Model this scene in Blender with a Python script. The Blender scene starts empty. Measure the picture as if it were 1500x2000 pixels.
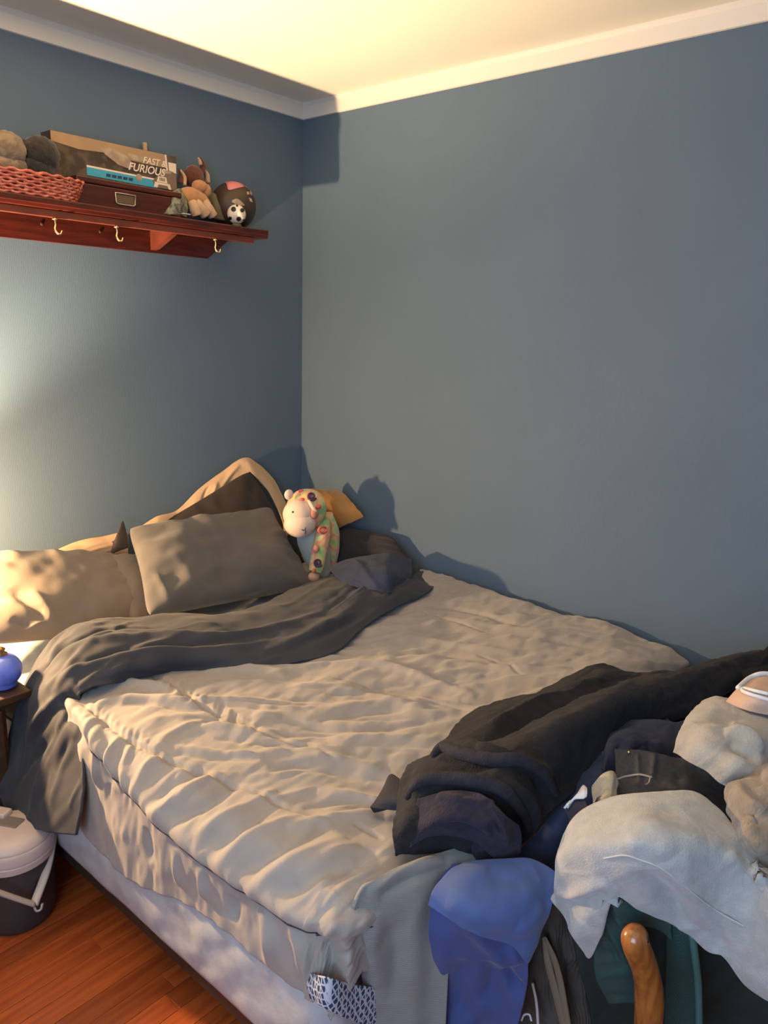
import bpy, bmesh, math, random
import numpy as np
from mathutils import Vector, Matrix
random.seed(7); rng = np.random.default_rng(7)
PI = math.pi
S = bpy.context.scene
COL = S.collection
# ------------------------------------------------------------------ camera
CAM = np.array([-2.475, -2.631, 1.585]); FPX = 1500.0
def _basis():
    a = np.array([2065-750, 680-1000, FPX]); b = np.array([-1036-750, 585-1000, FPX])
    a /= np.linalg.norm(a); b /= np.linalg.norm(b)
    z = np.cross(a, b); z /= np.linalg.norm(z)
    if z[1] > 0: z = -z
    m = a+b; m /= np.linalg.norm(m); n = a-b; n /= np.linalg.norm(n)
    return np.stack([(m+n)/2**.5, (m-n)/2**.5, z], axis=1)
RC = _basis()
cam = bpy.data.objects.new('camera', bpy.data.cameras.new('camera')); COL.objects.link(cam)
right, down, fwd = RC[0], RC[1], RC[2]
cam.matrix_world = Matrix(((right[0], -down[0], -fwd[0], CAM[0]), (right[1], -down[1], -fwd[1], CAM[1]),
                           (right[2], -down[2], -fwd[2], CAM[2]), (0, 0, 0, 1)))
cam.data.sensor_fit = 'VERTICAL'; cam.data.sensor_height = 24.0; cam.data.lens = 24.0*FPX/2000.0
cam.data.clip_start = 0.05
S.camera = cam
def at(px, py, x=None, y=None, z=None):
    d = RC.T @ np.array([px-750, py-1000, FPX])
    t = (x-CAM[0])/d[0] if x is not None else (y-CAM[1])/d[1] if y is not None else (z-CAM[2])/d[2]
    return CAM+t*d
def proj(p):
    c = (np.asarray(p)-CAM) @ RC.T
    return np.stack([c[..., 0]/c[..., 2]*FPX+750, c[..., 1]/c[..., 2]*FPX+1000], -1)
# ------------------------------------------------------------------ world, lights, exposure
S.view_settings.view_transform = 'Standard'; S.view_settings.look = 'None'
S.view_settings.exposure = 0.0; S.view_settings.gamma = 1.0; S.view_settings.use_curve_mapping = False
W = bpy.data.worlds.new('world'); S.world = W; W.use_nodes = True
W.node_tree.nodes['Background'].inputs[0].default_value = (0.55, 0.72, 1, 1)
W.node_tree.nodes['Background'].inputs[1].default_value = 1.0
WIN = dict(y0=-3.3, y1=-1.9, z0=0.85, z1=2.15)          # window opening in the left wall
def light(name, kind, loc, energy, color, size=.1, rot=None, sy=None):
    l = bpy.data.lights.new(name, kind); l.energy = energy; l.color = color
    if kind == 'AREA':
        l.size = size
        if sy: l.shape = 'RECTANGLE'; l.size_y = sy
    else: l.shadow_soft_size = size
    o = bpy.data.objects.new(name, l); COL.objects.link(o); o.location = loc
    if rot: o.rotation_euler = rot
    return o
LAMP = (-1.86, -0.26, 0.93)
light('lamp_bulb_light', 'POINT', LAMP, 118, (1.0, 0.61, 0.29), .028)
_l = light('added_up_spot', 'SPOT', LAMP, 270, (1.0, 0.74, 0.43), .028, (PI, 0, 0)); _l.data.spot_size = math.radians(128); _l.data.spot_blend = .55  # extra upward cone added at the bulb to brighten ceiling and bounce
light('window_daylight', 'AREA', (-3.42, -2.6, 1.5), 42, (0.48, 0.70, 1.0), 1.3, (0, -PI/2, 0), 1.2)
# ------------------------------------------------------------------ materials
def mat(name, color, rough=.8, noise=None, scale=40, bump=0, bscale=200, sheen=0, metal=0, spec=.5, trans=0, emit=None, sub=0, stretch=None, detail=3, nf=(.35, .65)):
    m = bpy.data.materials.new(name); m.use_nodes = True
    nt = m.node_tree; b = nt.nodes['Principled BSDF']
    b.inputs['Base Color'].default_value = (*color, 1); b.inputs['Roughness'].default_value = rough
    b.inputs['Metallic'].default_value = metal; b.inputs['Specular IOR Level'].default_value = spec
    if sheen: b.inputs['Sheen Weight'].default_value = sheen; b.inputs['Sheen Roughness'].default_value = .5
    if trans: b.inputs['Transmission Weight'].default_value = trans
    if sub: b.inputs['Subsurface Weight'].default_value = sub; b.inputs['Subsurface Radius'].default_value = (.02, .015, .01)
    if emit: b.inputs['Emission Color'].default_value = (*emit[:3], 1); b.inputs['Emission Strength'].default_value = emit[3]
    tc = nt.nodes.new('ShaderNodeTexCoord'); src = tc.outputs['Object']
    if stretch:
        mp = nt.nodes.new('ShaderNodeMapping'); mp.inputs['Scale'].default_value = stretch
        nt.links.new(src, mp.inputs[0]); src = mp.outputs[0]
    if noise:
        n = nt.nodes.new('ShaderNodeTexNoise'); n.inputs['Scale'].default_value = scale; n.inputs['Detail'].default_value = detail
        nt.links.new(src, n.inputs['Vector'])
        r = nt.nodes.new('ShaderNodeValToRGB'); r.color_ramp.elements[0].color = (*color, 1); r.color_ramp.elements[1].color = (*noise, 1)
        r.color_ramp.elements[0].position = nf[0]; r.color_ramp.elements[1].position = nf[1]
        nt.links.new(n.outputs['Fac'], r.inputs[0]); nt.links.new(r.outputs[0], b.inputs['Base Color'])
    if bump:
        n2 = nt.nodes.new('ShaderNodeTexNoise'); n2.inputs['Scale'].default_value = bscale; n2.inputs['Detail'].default_value = 2
        nt.links.new(src, n2.inputs['Vector'])
        bp = nt.nodes.new('ShaderNodeBump'); bp.inputs['Strength'].default_value = bump; bp.inputs['Distance'].default_value = .002
        nt.links.new(n2.outputs['Fac'], bp.inputs['Height']); nt.links.new(bp.outputs[0], b.inputs['Normal'])
    return m
def wave_bump(m, scale, strength, dist=.001, axis='X', distort=.3, coord='Object'):
    nt = m.node_tree; b = nt.nodes['Principled BSDF']
    tc = nt.nodes.new('ShaderNodeTexCoord'); w = nt.nodes.new('ShaderNodeTexWave'); w.bands_direction = axis
    w.inputs['Scale'].default_value = scale; w.inputs['Distortion'].default_value = distort
    nt.links.new(tc.outputs[coord], w.inputs['Vector'])
    bp = nt.nodes.new('ShaderNodeBump'); bp.inputs['Strength'].default_value = strength; bp.inputs['Distance'].default_value = dist
    nt.links.new(w.outputs['Fac'], bp.inputs['Height'])
    if b.inputs['Normal'].links: nt.links.new(b.inputs['Normal'].links[0].from_socket, bp.inputs['Normal'])
    nt.links.new(bp.outputs[0], b.inputs['Normal'])
    return m
def tri_mix(m, cols, scale):                             # blotchy mix of several colours (tie-dye, camouflage)
    nt = m.node_tree; b = nt.nodes['Principled BSDF']
    tc = nt.nodes.new('ShaderNodeTexCoord'); n = nt.nodes.new('ShaderNodeTexNoise'); n.inputs['Scale'].default_value = scale
    n.inputs['Detail'].default_value = 1; nt.links.new(tc.outputs['Object'], n.inputs['Vector'])
    r = nt.nodes.new('ShaderNodeValToRGB'); e = r.color_ramp.elements
    k = len(cols); e[0].position = .3; e[1].position = .7; e[0].color = (*cols[0], 1); e[1].color = (*cols[-1], 1)
    for i in range(1, k-1):
        q = e.new(.3+.4*i/(k-1)); q.color = (*cols[i], 1)
    nt.links.new(n.outputs['Fac'], r.inputs[0]); nt.links.new(r.outputs[0], b.inputs['Base Color'])
    return m
M = {}
wall_c = (0.108, 0.160, 0.228)
M['wall_x'] = wave_bump(mat('wall_paint_blue', wall_c, .62, (0.115, 0.169, 0.240), 2.5, .12, 160, spec=.2), 55, .12, .0008, 'X')
M['wall_y'] = wave_bump(mat('wall_paint_blue_side', wall_c, .62, (0.115, 0.169, 0.240), 2.5, .12, 160, spec=.2), 55, .12, .0008, 'Y')
M['ceiling'] = mat('ceiling_paint', (.90, .87, .77), .9, (.88, .85, .76), 3, .1, 120)
M['trim'] = mat('trim_white', (.80, .76, .69), .5, bump=.05, bscale=60)
M['wood_floor'] = mat('floor_wood', (.46, .100, .020), .38, (.30, .055, .012), 9, .2, 60, stretch=(.5, 6, 1), spec=.5)
M['floor_dark'] = mat('floor_gap', (.02, .008, .004), .9)
M['shelf'] = mat('mahogany', (.085, .013, .007), .35, (.045, .007, .004), 8, .15, 50, stretch=(1, 8, 8))
M['shelf_red'] = mat('mahogany_red', (.15, .035, .020), .4, (.10, .022, .012), 8, .15, 50)
M['brass'] = mat('brass', (.95, .70, .34), .18, metal=1)
M['comforter'] = wave_bump(mat('comforter_blue_grey', (.355, .315, .280), .8, (.315, .282, .252), 6, .25, 500, sheen=.25), 300, .05, .0004)
M['sheet_dark'] = mat('dark_grey_cotton', (.026, .029, .040), .8, (.034, .037, .048), 7, .2, 400, sheen=.08)
M['pillow_grey'] = mat('pillow_grey_brown', (.122, .112, .102), .85, (.106, .098, .090), 9, .25, 450, sheen=.2)
M['pillow_tan'] = mat('pillow_taupe', (.230, .185, .140), .8, (.205, .165, .128), 9, .2, 450, sheen=.2)
M['pillow_brown'] = mat('pillow_dark_brown', (.040, .028, .024), .85, (.034, .024, .021), 9, .2, 450, sheen=.06)
M['pillow_navy'] = mat('pillow_navy', (.013, .014, .022), .75, (.018, .018, .027), 9, .2, 450, sheen=.04)
M['cream'] = mat('cream_cotton', (.62, .43, .27), .75, (.57, .39, .24), 6, .2, 400)
M['white_quilt'] = wave_bump(mat('quilted_white', (.53, .54, .54), .6, (.43, .44, .45), 22, .3, 90), 5, .5, .008, 'DIAGONAL', 6)
M['robe'] = mat('robe_charcoal_fleece', (.006, .0055, .008), .95, (.012, .011, .014), 60, 1.0, 260, sheen=.03)
M['robe_in'] = mat('robe_purple_fleece', (.015, .012, .024), .95, (.024, .019, .036), 60, 1.0, 260, sheen=.05)
M['navy'] = mat('navy_cotton', (.014, .022, .058), .85, (.020, .032, .074), 14, .3, 300, sheen=.06)
M['blue'] = mat('mid_blue_cotton', (.055, .095, .25), .85, (.068, .112, .28), 14, .3, 300, sheen=.2)
M['blue_grey'] = mat('dusty_blue_cotton', (.060, .085, .165), .85, (.075, .10, .19), 14, .3, 300, sheen=.2)
M['royal'] = mat('royal_blue_cotton', (.045, .065, .20), .85, (.055, .078, .23), 14, .3, 300, sheen=.2)
M['ribbed'] = wave_bump(mat('pale_ribbed', (.26, .255, .235), .85, (.23, .225, .21), 12, .3, 300, sheen=.2), 150, .35, .001, 'DIAGONAL', .2)
M['sweat'] = mat('heather_grey_fleece', (.42, .42, .40), .95, (.36, .36, .345), 45, .7, 350, sheen=.4)
M['fleece_lt'] = mat('oatmeal_fleece', (.40, .37, .31), .95, (.33, .30, .25), 25, .7, 250, sheen=.4)
M['fleece_tan'] = mat('khaki_fleece', (.29, .225, .155), .95, (.22, .17, .12), 25, .8, 250, sheen=.3)
M['denim'] = wave_bump(mat('charcoal_denim', (.026, .030, .038), .85, (.042, .046, .056), 120, .5, 500), 400, .3, .0006, 'DIAGONAL', .2)
M['stitch'] = mat('pale_stitching', (.30, .28, .26), .8)
M['purple'] = mat('dark_purple_cotton', (.018, .018, .036), .85, (.028, .028, .050), 20, .3, 300, sheen=.06)
M['cream_sock'] = mat('cream_terry', (.42, .38, .28), .95, (.34, .31, .23), 50, .8, 200, sheen=.2)
M['white_cloth'] = mat('white_cloth', (.72, .72, .72), .8, bump=.2)
M['pink_cloth'] = mat('peach_cloth', (.60, .42, .32), .85, (.56, .39, .30), 14, .3, 300)
M['green'] = wave_bump(mat('green_nylon', (.020, .072, .066), .55, (.026, .088, .080), 10, .3, 200), 22, .35, .004, 'DIAGONAL', 3)
M['green_dk'] = mat('dark_green_nylon', (.012, .020, .016), .8, (.016, .026, .021), 12, .5, 120)
M['green_web'] = wave_bump(mat('green_webbing', (.018, .062, .055), .7, bump=.3, bscale=400), 200, .5, .001)
M['green_edge'] = mat('green_edge', (.055, .15, .13), .6)
M['cane'] = mat('varnished_wood', (.42, .16, .035), .22, (.26, .085, .018), 14, .1, 40, stretch=(6, 6, .8), spec=.7)
M['black_cloth'] = mat('black_cloth', (.010, .009, .010), .9, (.016, .014, .015), 20, .4, 200)
M['brown_canvas'] = wave_bump(mat('brown_canvas', (.075, .060, .045), .8, (.055, .044, .034), 20, .4, 250), 60, .4, .002)
M['tan_web'] = mat('tan_webbing', (.20, .145, .09), .8, bump=.4, bscale=300)
M['cooler'] = mat('charcoal_plastic', (.050, .046, .046), .5, (.042, .038, .038), 60, .15, 300)
M['cooler_lid'] = mat('blush_plastic', (.62, .50, .45), .4, bump=.05, bscale=80)
M['handle'] = mat('putty_plastic', (.52, .45, .40), .45)
M['night'] = mat('nightstand_wood', (.075, .035, .014), .5, (.050, .023, .010), 8, .2, 60, stretch=(1, 1, 8))
M['jar'] = mat('blue_ceramic', (.10, .17, .75), .15, (.20, .28, .85), 10, spec=.6)
M['gold'] = mat('dull_gold', (.45, .25, .10), .3, metal=.8)
M['steel'] = mat('bed_frame_metal', (.045, .030, .022), .55, metal=.3)
M['cord'] = mat('dark_seam', (.035, .035, .045), .8)
# ------------------------------------------------------------------ object helpers
def link(name, me, m=None, parent=None, smooth=True):
    o = bpy.data.objects.new(name, me); COL.objects.link(o)
    if m is not None: me.materials.append(m)
    if smooth:
        me.polygons.foreach_set('use_smooth', [True]*len(me.polygons))
    if parent is not None: o.parent = parent
    return o
def from_bm(name, bm, m=None, parent=None, smooth=True, split=None):
    me = bpy.data.meshes.new(name); bm.to_mesh(me); bm.free()
    o = link(name, me, m, parent, smooth)
    if split:
        md = o.modifiers.new('edge', 'EDGE_SPLIT'); md.split_angle = math.radians(split)
    return o
def tag(o, label, cat, group=None):
    o['label'] = label; o['category'] = cat
    if group: o['group'] = group
    return o
def struct(o): o['kind'] = 'structure'; return o
def thing(name, label, cat, loc=(0, 0, 0), group=None):
    o = bpy.data.objects.new(name, None); COL.objects.link(o); o.location = loc; o.empty_display_size = .05
    bpy.context.view_layer.update()
    return tag(o, label, cat, group)
def child(o, t):
    o.parent = t; o.matrix_parent_inverse = Matrix.Translation(-Vector(t.location)) ; return o
def bm_box(bm, a, b, rot=None, bevel=0):
    r = bmesh.ops.create_cube(bm, size=1); vs = r['verts']
    c = [(a[i]+b[i])/2 for i in range(3)]; s = [abs(b[i]-a[i]) for i in range(3)]
    for v in vs: v.co = Vector((v.co.x*s[0], v.co.y*s[1], v.co.z*s[2]))
    if bevel:
        es = list({e for v in vs for e in v.link_edges})
        rr = bmesh.ops.bevel(bm, geom=es, offset=bevel, segments=2, affect='EDGES', profile=.5)
        vs = list({v for f in rr['faces'] for v in f.verts} | {v for v in vs if v.is_valid})
    for v in vs:
        if rot is not None: v.co = rot @ v.co
        v.co += Vector(c)
    return vs
def box(name, a, b, m, parent=None, bevel=.003, rot=None, smooth=False):
    bm = bmesh.new(); bm_box(bm, a, b, rot, bevel); return from_bm(name, bm, m, parent, smooth)
def catmull(P, n, closed=False):
    P = np.asarray(P, float); k = len(P)
    if closed: idx = np.linspace(0, k, n, endpoint=False)
    else: idx = np.linspace(0, k-1, n)
    i = np.minimum(np.floor(idx).astype(int), k-1 if closed else k-2); t = (idx-i)
    def g(j):
        if closed: return P[j % k]
        out = P[np.clip(j, 0, k-1)].copy()
        lo = j < 0; hi = j > k-1
        if lo.any(): out[lo] = 2*P[0]-P[1]
        if hi.any(): out[hi] = 2*P[-1]-P[-2]
        return out
    p0, p1, p2, p3 = g(i-1), g(i), g(i+1), g(i+2)
    t = t.reshape((-1,)+(1,)*(P.ndim-1))
    return .5*((2*p1)+(-p0+p2)*t+(2*p0-5*p1+4*p2-p3)*t*t+(-p0+3*p1-3*p2+p3)*t**3)
def tube_bm(bm, pts, rad, seg=8, n=None, flat=None, closed=False):
    pts = np.asarray(pts, float)
    if n: pts = catmull(pts, n, closed)
    k = len(pts); rad = np.broadcast_to(np.interp(np.linspace(0, 1, k), np.linspace(0, 1, len(np.atleast_1d(rad))), np.atleast_1d(rad)), (k,))
    rings = []; up = None
    for i in range(k):
        a = pts[(i-1) % k] if closed else pts[max(i-1, 0)]; b = pts[(i+1) % k] if closed else pts[min(i+1, k-1)]
        t = Vector(b-a).normalized()
        if up is None: up = Vector((0, 0, 1)) if abs(t.z) < .9 else Vector((1, 0, 0))
        s = t.cross(up).normalized(); up = s.cross(t).normalized()
        ring = []
        for j in range(seg):
            an = 2*PI*j/seg; f = flat or 1
            ring.append(bm.verts.new(Vector(pts[i])+s*math.cos(an)*rad[i]+up*math.sin(an)*rad[i]*f))
        rings.append(ring)
    for i in range(k if closed else k-1):
        A, B = rings[i], rings[(i+1) % k]
        for j in range(seg): bm.faces.new((A[j], A[(j+1) % seg], B[(j+1) % seg], B[j]))
    if not closed:
        bm.faces.new(list(reversed(rings[0]))); bm.faces.new(rings[-1])
def tube(name, pts, rad, m, parent=None, seg=8, n=None, flat=None, closed=False):
    bm = bmesh.new(); tube_bm(bm, pts, rad, seg, n, flat, closed); bmesh.ops.recalc_face_normals(bm, faces=bm.faces[:])
    return from_bm(name, bm, m, parent)
def lathe(name, prof, m, parent=None, loc=(0, 0, 0), seg=40, rot=None, split=None):
    bm = bmesh.new(); rings = []
    for r, z in prof:
        rings.append([bm.verts.new((r*math.cos(2*PI*j/seg), r*math.sin(2*PI*j/seg), z)) for j in range(seg)])
    for a, b in zip(rings[:-1], rings[1:]):
        for j in range(seg): bm.faces.new((a[j], a[(j+1) % seg], b[(j+1) % seg], b[j]))
    bm.faces.new(list(reversed(rings[0]))); bm.faces.new(rings[-1])
    for v in bm.verts:
        if rot is not None: v.co = rot @ v.co
        v.co += Vector(loc)
    return from_bm(name, bm, m, parent, True, split)
# smooth value noise on metric coordinates
_tab = rng.random((64, 64))
def vnoise(u, v):
    u = np.asarray(u); v = np.asarray(v)
    i = np.floor(u).astype(int); j = np.floor(v).astype(int); a = u-i; b = v-j
    a = a*a*(3-2*a); b = b*b*(3-2*b)
    T = lambda p, q: _tab[p % 64, q % 64]
    return (T(i, j)*(1-a)+T(i+1, j)*a)*(1-b)+(T(i, j+1)*(1-a)+T(i+1, j+1)*a)*b*1.0-.5
def fnoise(u, v, o=3):
    return sum(vnoise(u*2**k+13.7*k, v*2**k+5.1*k)/2**k for k in range(o))
def grid_normals(P):
    du = np.gradient(P, axis=0); dv = np.gradient(P, axis=1)
    n = np.cross(du, dv); l = np.linalg.norm(n, axis=-1, keepdims=True); l[l < 1e-12] = 1
    return n/l
def ridge_field(P, ridges):
    """P: (n,m,3) sheet. ridges: list of (pts3d, height, width, width2). Returns displacement (n,m) by true 3-D distance."""
    out = np.zeros(P.shape[:2]); F = P.reshape(-1, 3)
    for pts, h, w, *rest in ridges:
        pts = np.asarray(pts); w2 = rest[0] if rest else w
        if len(pts) > 2: pts = catmull(pts, len(pts)*4)
        lo = pts.min(0)-3*w; hi = pts.max(0)+3*w
        idx = np.where(np.all((F > lo) & (F < hi), axis=1))[0]
        if len(idx) == 0: continue
        Q = F[idx]; best = np.full(len(idx), 1e9); tt = np.zeros(len(idx)); K = len(pts)-1
        for i in range(K):
            a, b = pts[i], pts[i+1]; ab = b-a; L = ab@ab
            if L < 1e-12: continue
            t = np.clip(((Q-a)@ab)/L, 0, 1); d = np.linalg.norm(Q-a-t[:, None]*ab, axis=1)
            m = d < best; best[m] = d[m]; tt[m] = (i+t[m])/K
        taper = np.sin(np.clip(tt, 0, 1)*PI)**.6
        out.reshape(-1)[idx] += h*np.exp(-(best/w)**2)*taper
    return out
def nearest_on(P, N, px):
    """3-D points of the sheet seen at the given photo pixels."""
    pr = proj(P); facing = (np.sum((CAM-P)*N, -1) > 0) | True
    pr = pr.reshape(-1, 2); F = P.reshape(-1, 3); dep = (F-CAM)@RC[2]
    out = []
    for q in px:
        d = np.sum((pr-np.array(q[:2]))**2, axis=1)
        c = np.where(d < d.min()+9)[0]
        out.append(F[c[np.argmin(dep[c])]])
    return np.array(out)
def flow(field, start, length, step=14):
    p = np.array(start, float); out = [p.copy()]
    F = np.array([f[:2] for f in field], float); A = np.radians([f[2] for f in field])
    for _ in range(max(2, int(length/step))):
        w = 1/(np.sum((F-p)**2, axis=1)+400)**1.5
        a2 = np.arctan2((w*np.sin(2*A)).sum(), (w*np.cos(2*A)).sum())/2
        d = np.array([math.cos(a2), -math.sin(a2)])
        if len(out) > 1 and d@(out[-1]-out[-2]) < 0: d = -d
        p = p+d*step; out.append(p.copy())
    return out[::2] if len(out) > 5 else out
def sheet_obj(name, P, m, parent=None, thick=.006, flip=False, closed_u=False):
    n, k = P.shape[:2]; idx = np.arange(n*k).reshape(n, k)
    q = np.stack([idx[:-1, :-1], idx[1:, :-1], idx[1:, 1:], idx[:-1, 1:]], -1).reshape(-1, 4)
    if flip: q = q[:, ::-1]
    me = bpy.data.meshes.new(name)
    me.from_pydata(P.reshape(-1, 3).tolist(), [], q.tolist()); me.update()
    o = link(name, me, m, parent)
    if thick:
        s = o.modifiers.new('thickness', 'SOLIDIFY'); s.thickness = thick; s.offset = -1
    return o
def pt(q):
    """(px,py,z) or (px,py,'x',v) / (px,py,'y',v) to a point of the room."""
    if len(q) == 3: return at(q[0], q[1], z=q[2])
    return at(q[0], q[1], **{q[2]: q[3]})
def cloth(name, net, m, parent=None, res=(90, 90), thick=.006, folds=(), rand=None, noise=.006, nscale=9, label=None, cat=None, fine=.0, hem=None, pull=True):
    """net: columns of rows of control points; folds: (pixel polyline, height, width)."""
    C = np.array([[pt(q) for q in col] for col in net])
    P = catmull(C, res[0]); P = np.swapaxes(catmull(np.swapaxes(P, 0, 1), res[1]), 0, 1)
    N = grid_normals(P)
    if np.sum((CAM-P)*N) < 0: N = -N; fl = True
    else: fl = False
    R = []
    for f in folds:
        R.append((nearest_on(P, N, f[0]), f[1], f[2]))
    if rand:
        cnt, field, (lmin, lmax), (hmin, hmax), (wmin, wmax) = rand
        pr = proj(P).reshape(-1, 2)
        for _ in range(cnt):
            s = pr[rng.integers(len(pr))]
            pl = flow(field, s, rng.uniform(lmin, lmax)); L = rng.uniform(hmin, hmax)
            if rng.random() < .4: L = -L*.7
            R.append((nearest_on(P, N, pl), L, rng.uniform(wmin, wmax)))
    D = ridge_field(P, R)
    a = P[..., 0]*nscale; b = (P[..., 1]+P[..., 2]*.8)*nscale
    D = D+noise*2*fnoise(a, b, 3)
    if fine: D = D+fine*2*fnoise(a*8, b*8, 2)
    P = P+N*D[..., None]
    o = sheet_obj(name, P, m, parent, thick, flip=fl)
    if label: tag(o, label, cat)
    return o, P
def blob(name, c, r, m, parent=None, rot=None, sub=4, fuzz=.0, lump=.0, seed=0, squash=None):
    bm = bmesh.new(); bmesh.ops.create_icosphere(bm, subdivisions=sub, radius=1)
    rr = random.Random(seed+sum(map(ord, name)) % 97)
    ph = [rr.uniform(0, 6) for _ in range(6)]
    for v in bm.verts:
        p = v.co.copy()
        l = 1+lump*(math.sin(3*p.x+ph[0])+math.sin(3.3*p.y+ph[1])+math.sin(2.7*p.z+ph[2]))/3
        l += fuzz*(rr.random()-.5)
        p = Vector((p.x*r[0], p.y*r[1], p.z*r[2]))*l
        if rot is not None: p = rot @ p
        v.co = p+Vector(c)
    return from_bm(name, bm, m, parent)
def on_ball(px, py, c, r):                                # point of a ball's near surface under a pixel
    d = RC.T @ np.array([px-750, py-1000, FPX]); d = d/np.linalg.norm(d); o = CAM-np.array(c)
    b = o@d; q = b*b-(o@o-r*r); t = -b-math.sqrt(max(q, 0)); return CAM+t*d
def spiral(name, px, py, c, r, rad, m, turns=1.6, w=.0035):
    pts = []
    for k in range(22):
        t = k/21; a = t*turns*2*PI+.5; rr = rad*(1-.85*t)
        pts.append(on_ball(px+rr*math.cos(a), py+rr*math.sin(a), c, r+.001))
    return tube(name, pts, w, m, seg=8)
def along(dirv):
    return Vector(dirv).normalized().to_track_quat('Z', 'Y').to_matrix()
def pillow(name, corners, thick, m, parent=None, N=70, bow=.05, seed=1, wr=.006, label=None, cat='pillow', folds=(), sag=0, power=.5):
    """corners: four 3-D points top-left, top-right, bottom-right, bottom-left as seen from the room."""
    c = [np.array(p) for p in corners]
    s = np.linspace(-1, 1, N); T, Sg = np.meshgrid(s, s, indexing='ij')
    e = lambda q: np.sign(q)*(1-(1-np.abs(q))**1.5)
    T = e(T); Sg = e(Sg)
    cr = 1-.05*(Sg**2*T**2)**3
    s2 = Sg*(1-bow*(1-T**2))*cr; t2 = T*(1-bow*(1-Sg**2))*cr
    u = (s2+1)/2; v = (t2+1)/2
    B = (c[0][None, None]*((1-u)*(1-v))[..., None]+c[1]*(u*(1-v))[..., None]+c[2]*(u*v)[..., None]+c[3]*((1-u)*v)[..., None])
    nrm = np.cross(c[1]-c[0], c[3]-c[0]); nrm /= np.linalg.norm(nrm)
    cc = sum(c)/4
    if nrm@(CAM-cc) < 0: nrm = -nrm
    prof = ((1-np.abs(Sg)**2.6)*(1-np.abs(T)**2.6))
    prof = np.clip(prof, 0, 1)**power
    W1 = np.linalg.norm(c[1]-c[0]); H1 = np.linalg.norm(c[3]-c[0])
    r = np.random.default_rng(seed); ph = r.uniform(0, 6, 8)
    edge = 1-np.clip((1-np.maximum(np.abs(Sg), np.abs(T)))/.45, 0, 1)
    ang = np.arctan2(T, Sg)
    wrk = edge*(np.sin(ang*11+ph[0]+2*Sg)+.6*np.sin(ang*19+ph[1]+3*T))*wr*.7*np.sqrt(np.clip(prof, 0, 1))
    big = fnoise(u*W1*7+ph[2], v*H1*7+ph[3], 3)*wr*2.4
    out = []
    R = [(np.array([at(q[0], q[1], **f[3]) for q in f[0]]) if len(f) > 3 else None, f) for f in folds]
    F = B+nrm*(thick*.5*prof+wrk+big*np.sqrt(prof))[..., None]
    if folds:
        NN = grid_normals(F)
        D = ridge_field(F, [(nearest_on(F, NN, f[0]), f[1], f[2]) for f in folds])
        F = F+nrm*(D*np.clip(prof*3, 0, 1))[..., None]
    Bk = B-nrm*(thick*.5*prof)[..., None]
    if sag: F[..., 2] -= sag*(1-u)*u*4*0
    n = N; idx = np.arange(n*n).reshape(n, n)
    q = np.stack([idx[:-1, :-1], idx[1:, :-1], idx[1:, 1:], idx[:-1, 1:]], -1).reshape(-1, 4)
    me = bpy.data.meshes.new(name)
    me.from_pydata(np.concatenate([F.reshape(-1, 3), Bk.reshape(-1, 3)]).tolist(), [], np.concatenate([q, q[:, ::-1]+n*n]).tolist())
    bm = bmesh.new(); bm.from_mesh(me); bmesh.ops.remove_doubles(bm, verts=bm.verts[:], dist=1e-5)
    bmesh.ops.recalc_face_normals(bm, faces=bm.faces[:]); bm.to_mesh(me); bm.free()
    o = link(name, me, m, parent)
    if label: tag(o, label, cat)
    return o
# ================================================================== SETTING
ZC, ZB = 2.50, 2.44                                      # ceiling, top of the blue paint
FX, FY = -3.3, -3.8                                      # far walls behind the camera
FZ = .06
def slab(name, a, b, m):
    return struct(box(name, a, b, m, bevel=0))
fl = slab('floor', (FX-.1, FY-.1, FZ-.10), (.1, .1, FZ-.012), M['floor_dark'])
bw = .0571; rows = int(-FY/bw)+1; nb = 0
base_me = {}
for r_ in range(rows):
    y = -r_*bw
    x = -random.uniform(0, .9)
    x0 = .0
    while x0 > FX and nb < 298:
        L = random.choice([.6, .9, 1.2, 1.5]); x1 = max(x0-L if x0 < 0 else x, FX)
        key = round(x0-x1, 2)
        if key < .05: x1 = FX; key = round(x0-x1, 2)
        if y < -2.7: x1 = FX; key = round(x0-x1, 2)
        if key not in base_me:
            bm = bmesh.new(); bm_box(bm, (-key/2, -bw/2+.0006, -.012), (key/2, bw/2-.0006, 0), None, .0012)
            me = bpy.data.meshes.new('floor_board'); bm.to_mesh(me); bm.free(); me.materials.append(M['wood_floor']); base_me[key] = me
        o = bpy.data.objects.new('floor_board', base_me[key]); COL.objects.link(o)
        o.location = ((x0+x1)/2, y-bw/2, FZ+random.uniform(-.0006, 0)); o.parent = fl
        nb += 1; x0 = x1
_n = M['wood_floor'].node_tree                            # each board its own shade
_oi = _n.nodes.new('ShaderNodeObjectInfo'); _mx = _n.nodes.new('ShaderNodeHueSaturation'); _mr = _n.nodes.new('ShaderNodeMapRange')
_mr.inputs['To Min'].default_value = .75; _mr.inputs['To Max'].default_value = 1.2
_b = _n.nodes['Principled BSDF']; _src = _b.inputs['Base Color'].links[0].from_socket
_n.links.new(_oi.outputs['Random'], _mr.inputs['Value']); _n.links.new(_mr.outputs[0], _mx.inputs['Value'])
_n.links.new(_src, _mx.inputs['Color']); _n.links.new(_mx.outputs[0], _b.inputs['Base Color'])
slab('ceiling', (FX-.1, FY-.1, ZC), (.1, .1, ZC+.1), M['ceiling'])
slab('wall_back', (FX-.1, 0, 0), (.1, .1, ZC), M['wall_x'])
slab('wall_right', (0, FY, 0), (.1, 0, ZC), M['wall_y'])
slab('wall_front', (FX-.1, FY-.1, 0), (.1, FY, ZC), M['wall_x'])
bm = bmesh.new()                                          # wall with the window opening
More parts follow.
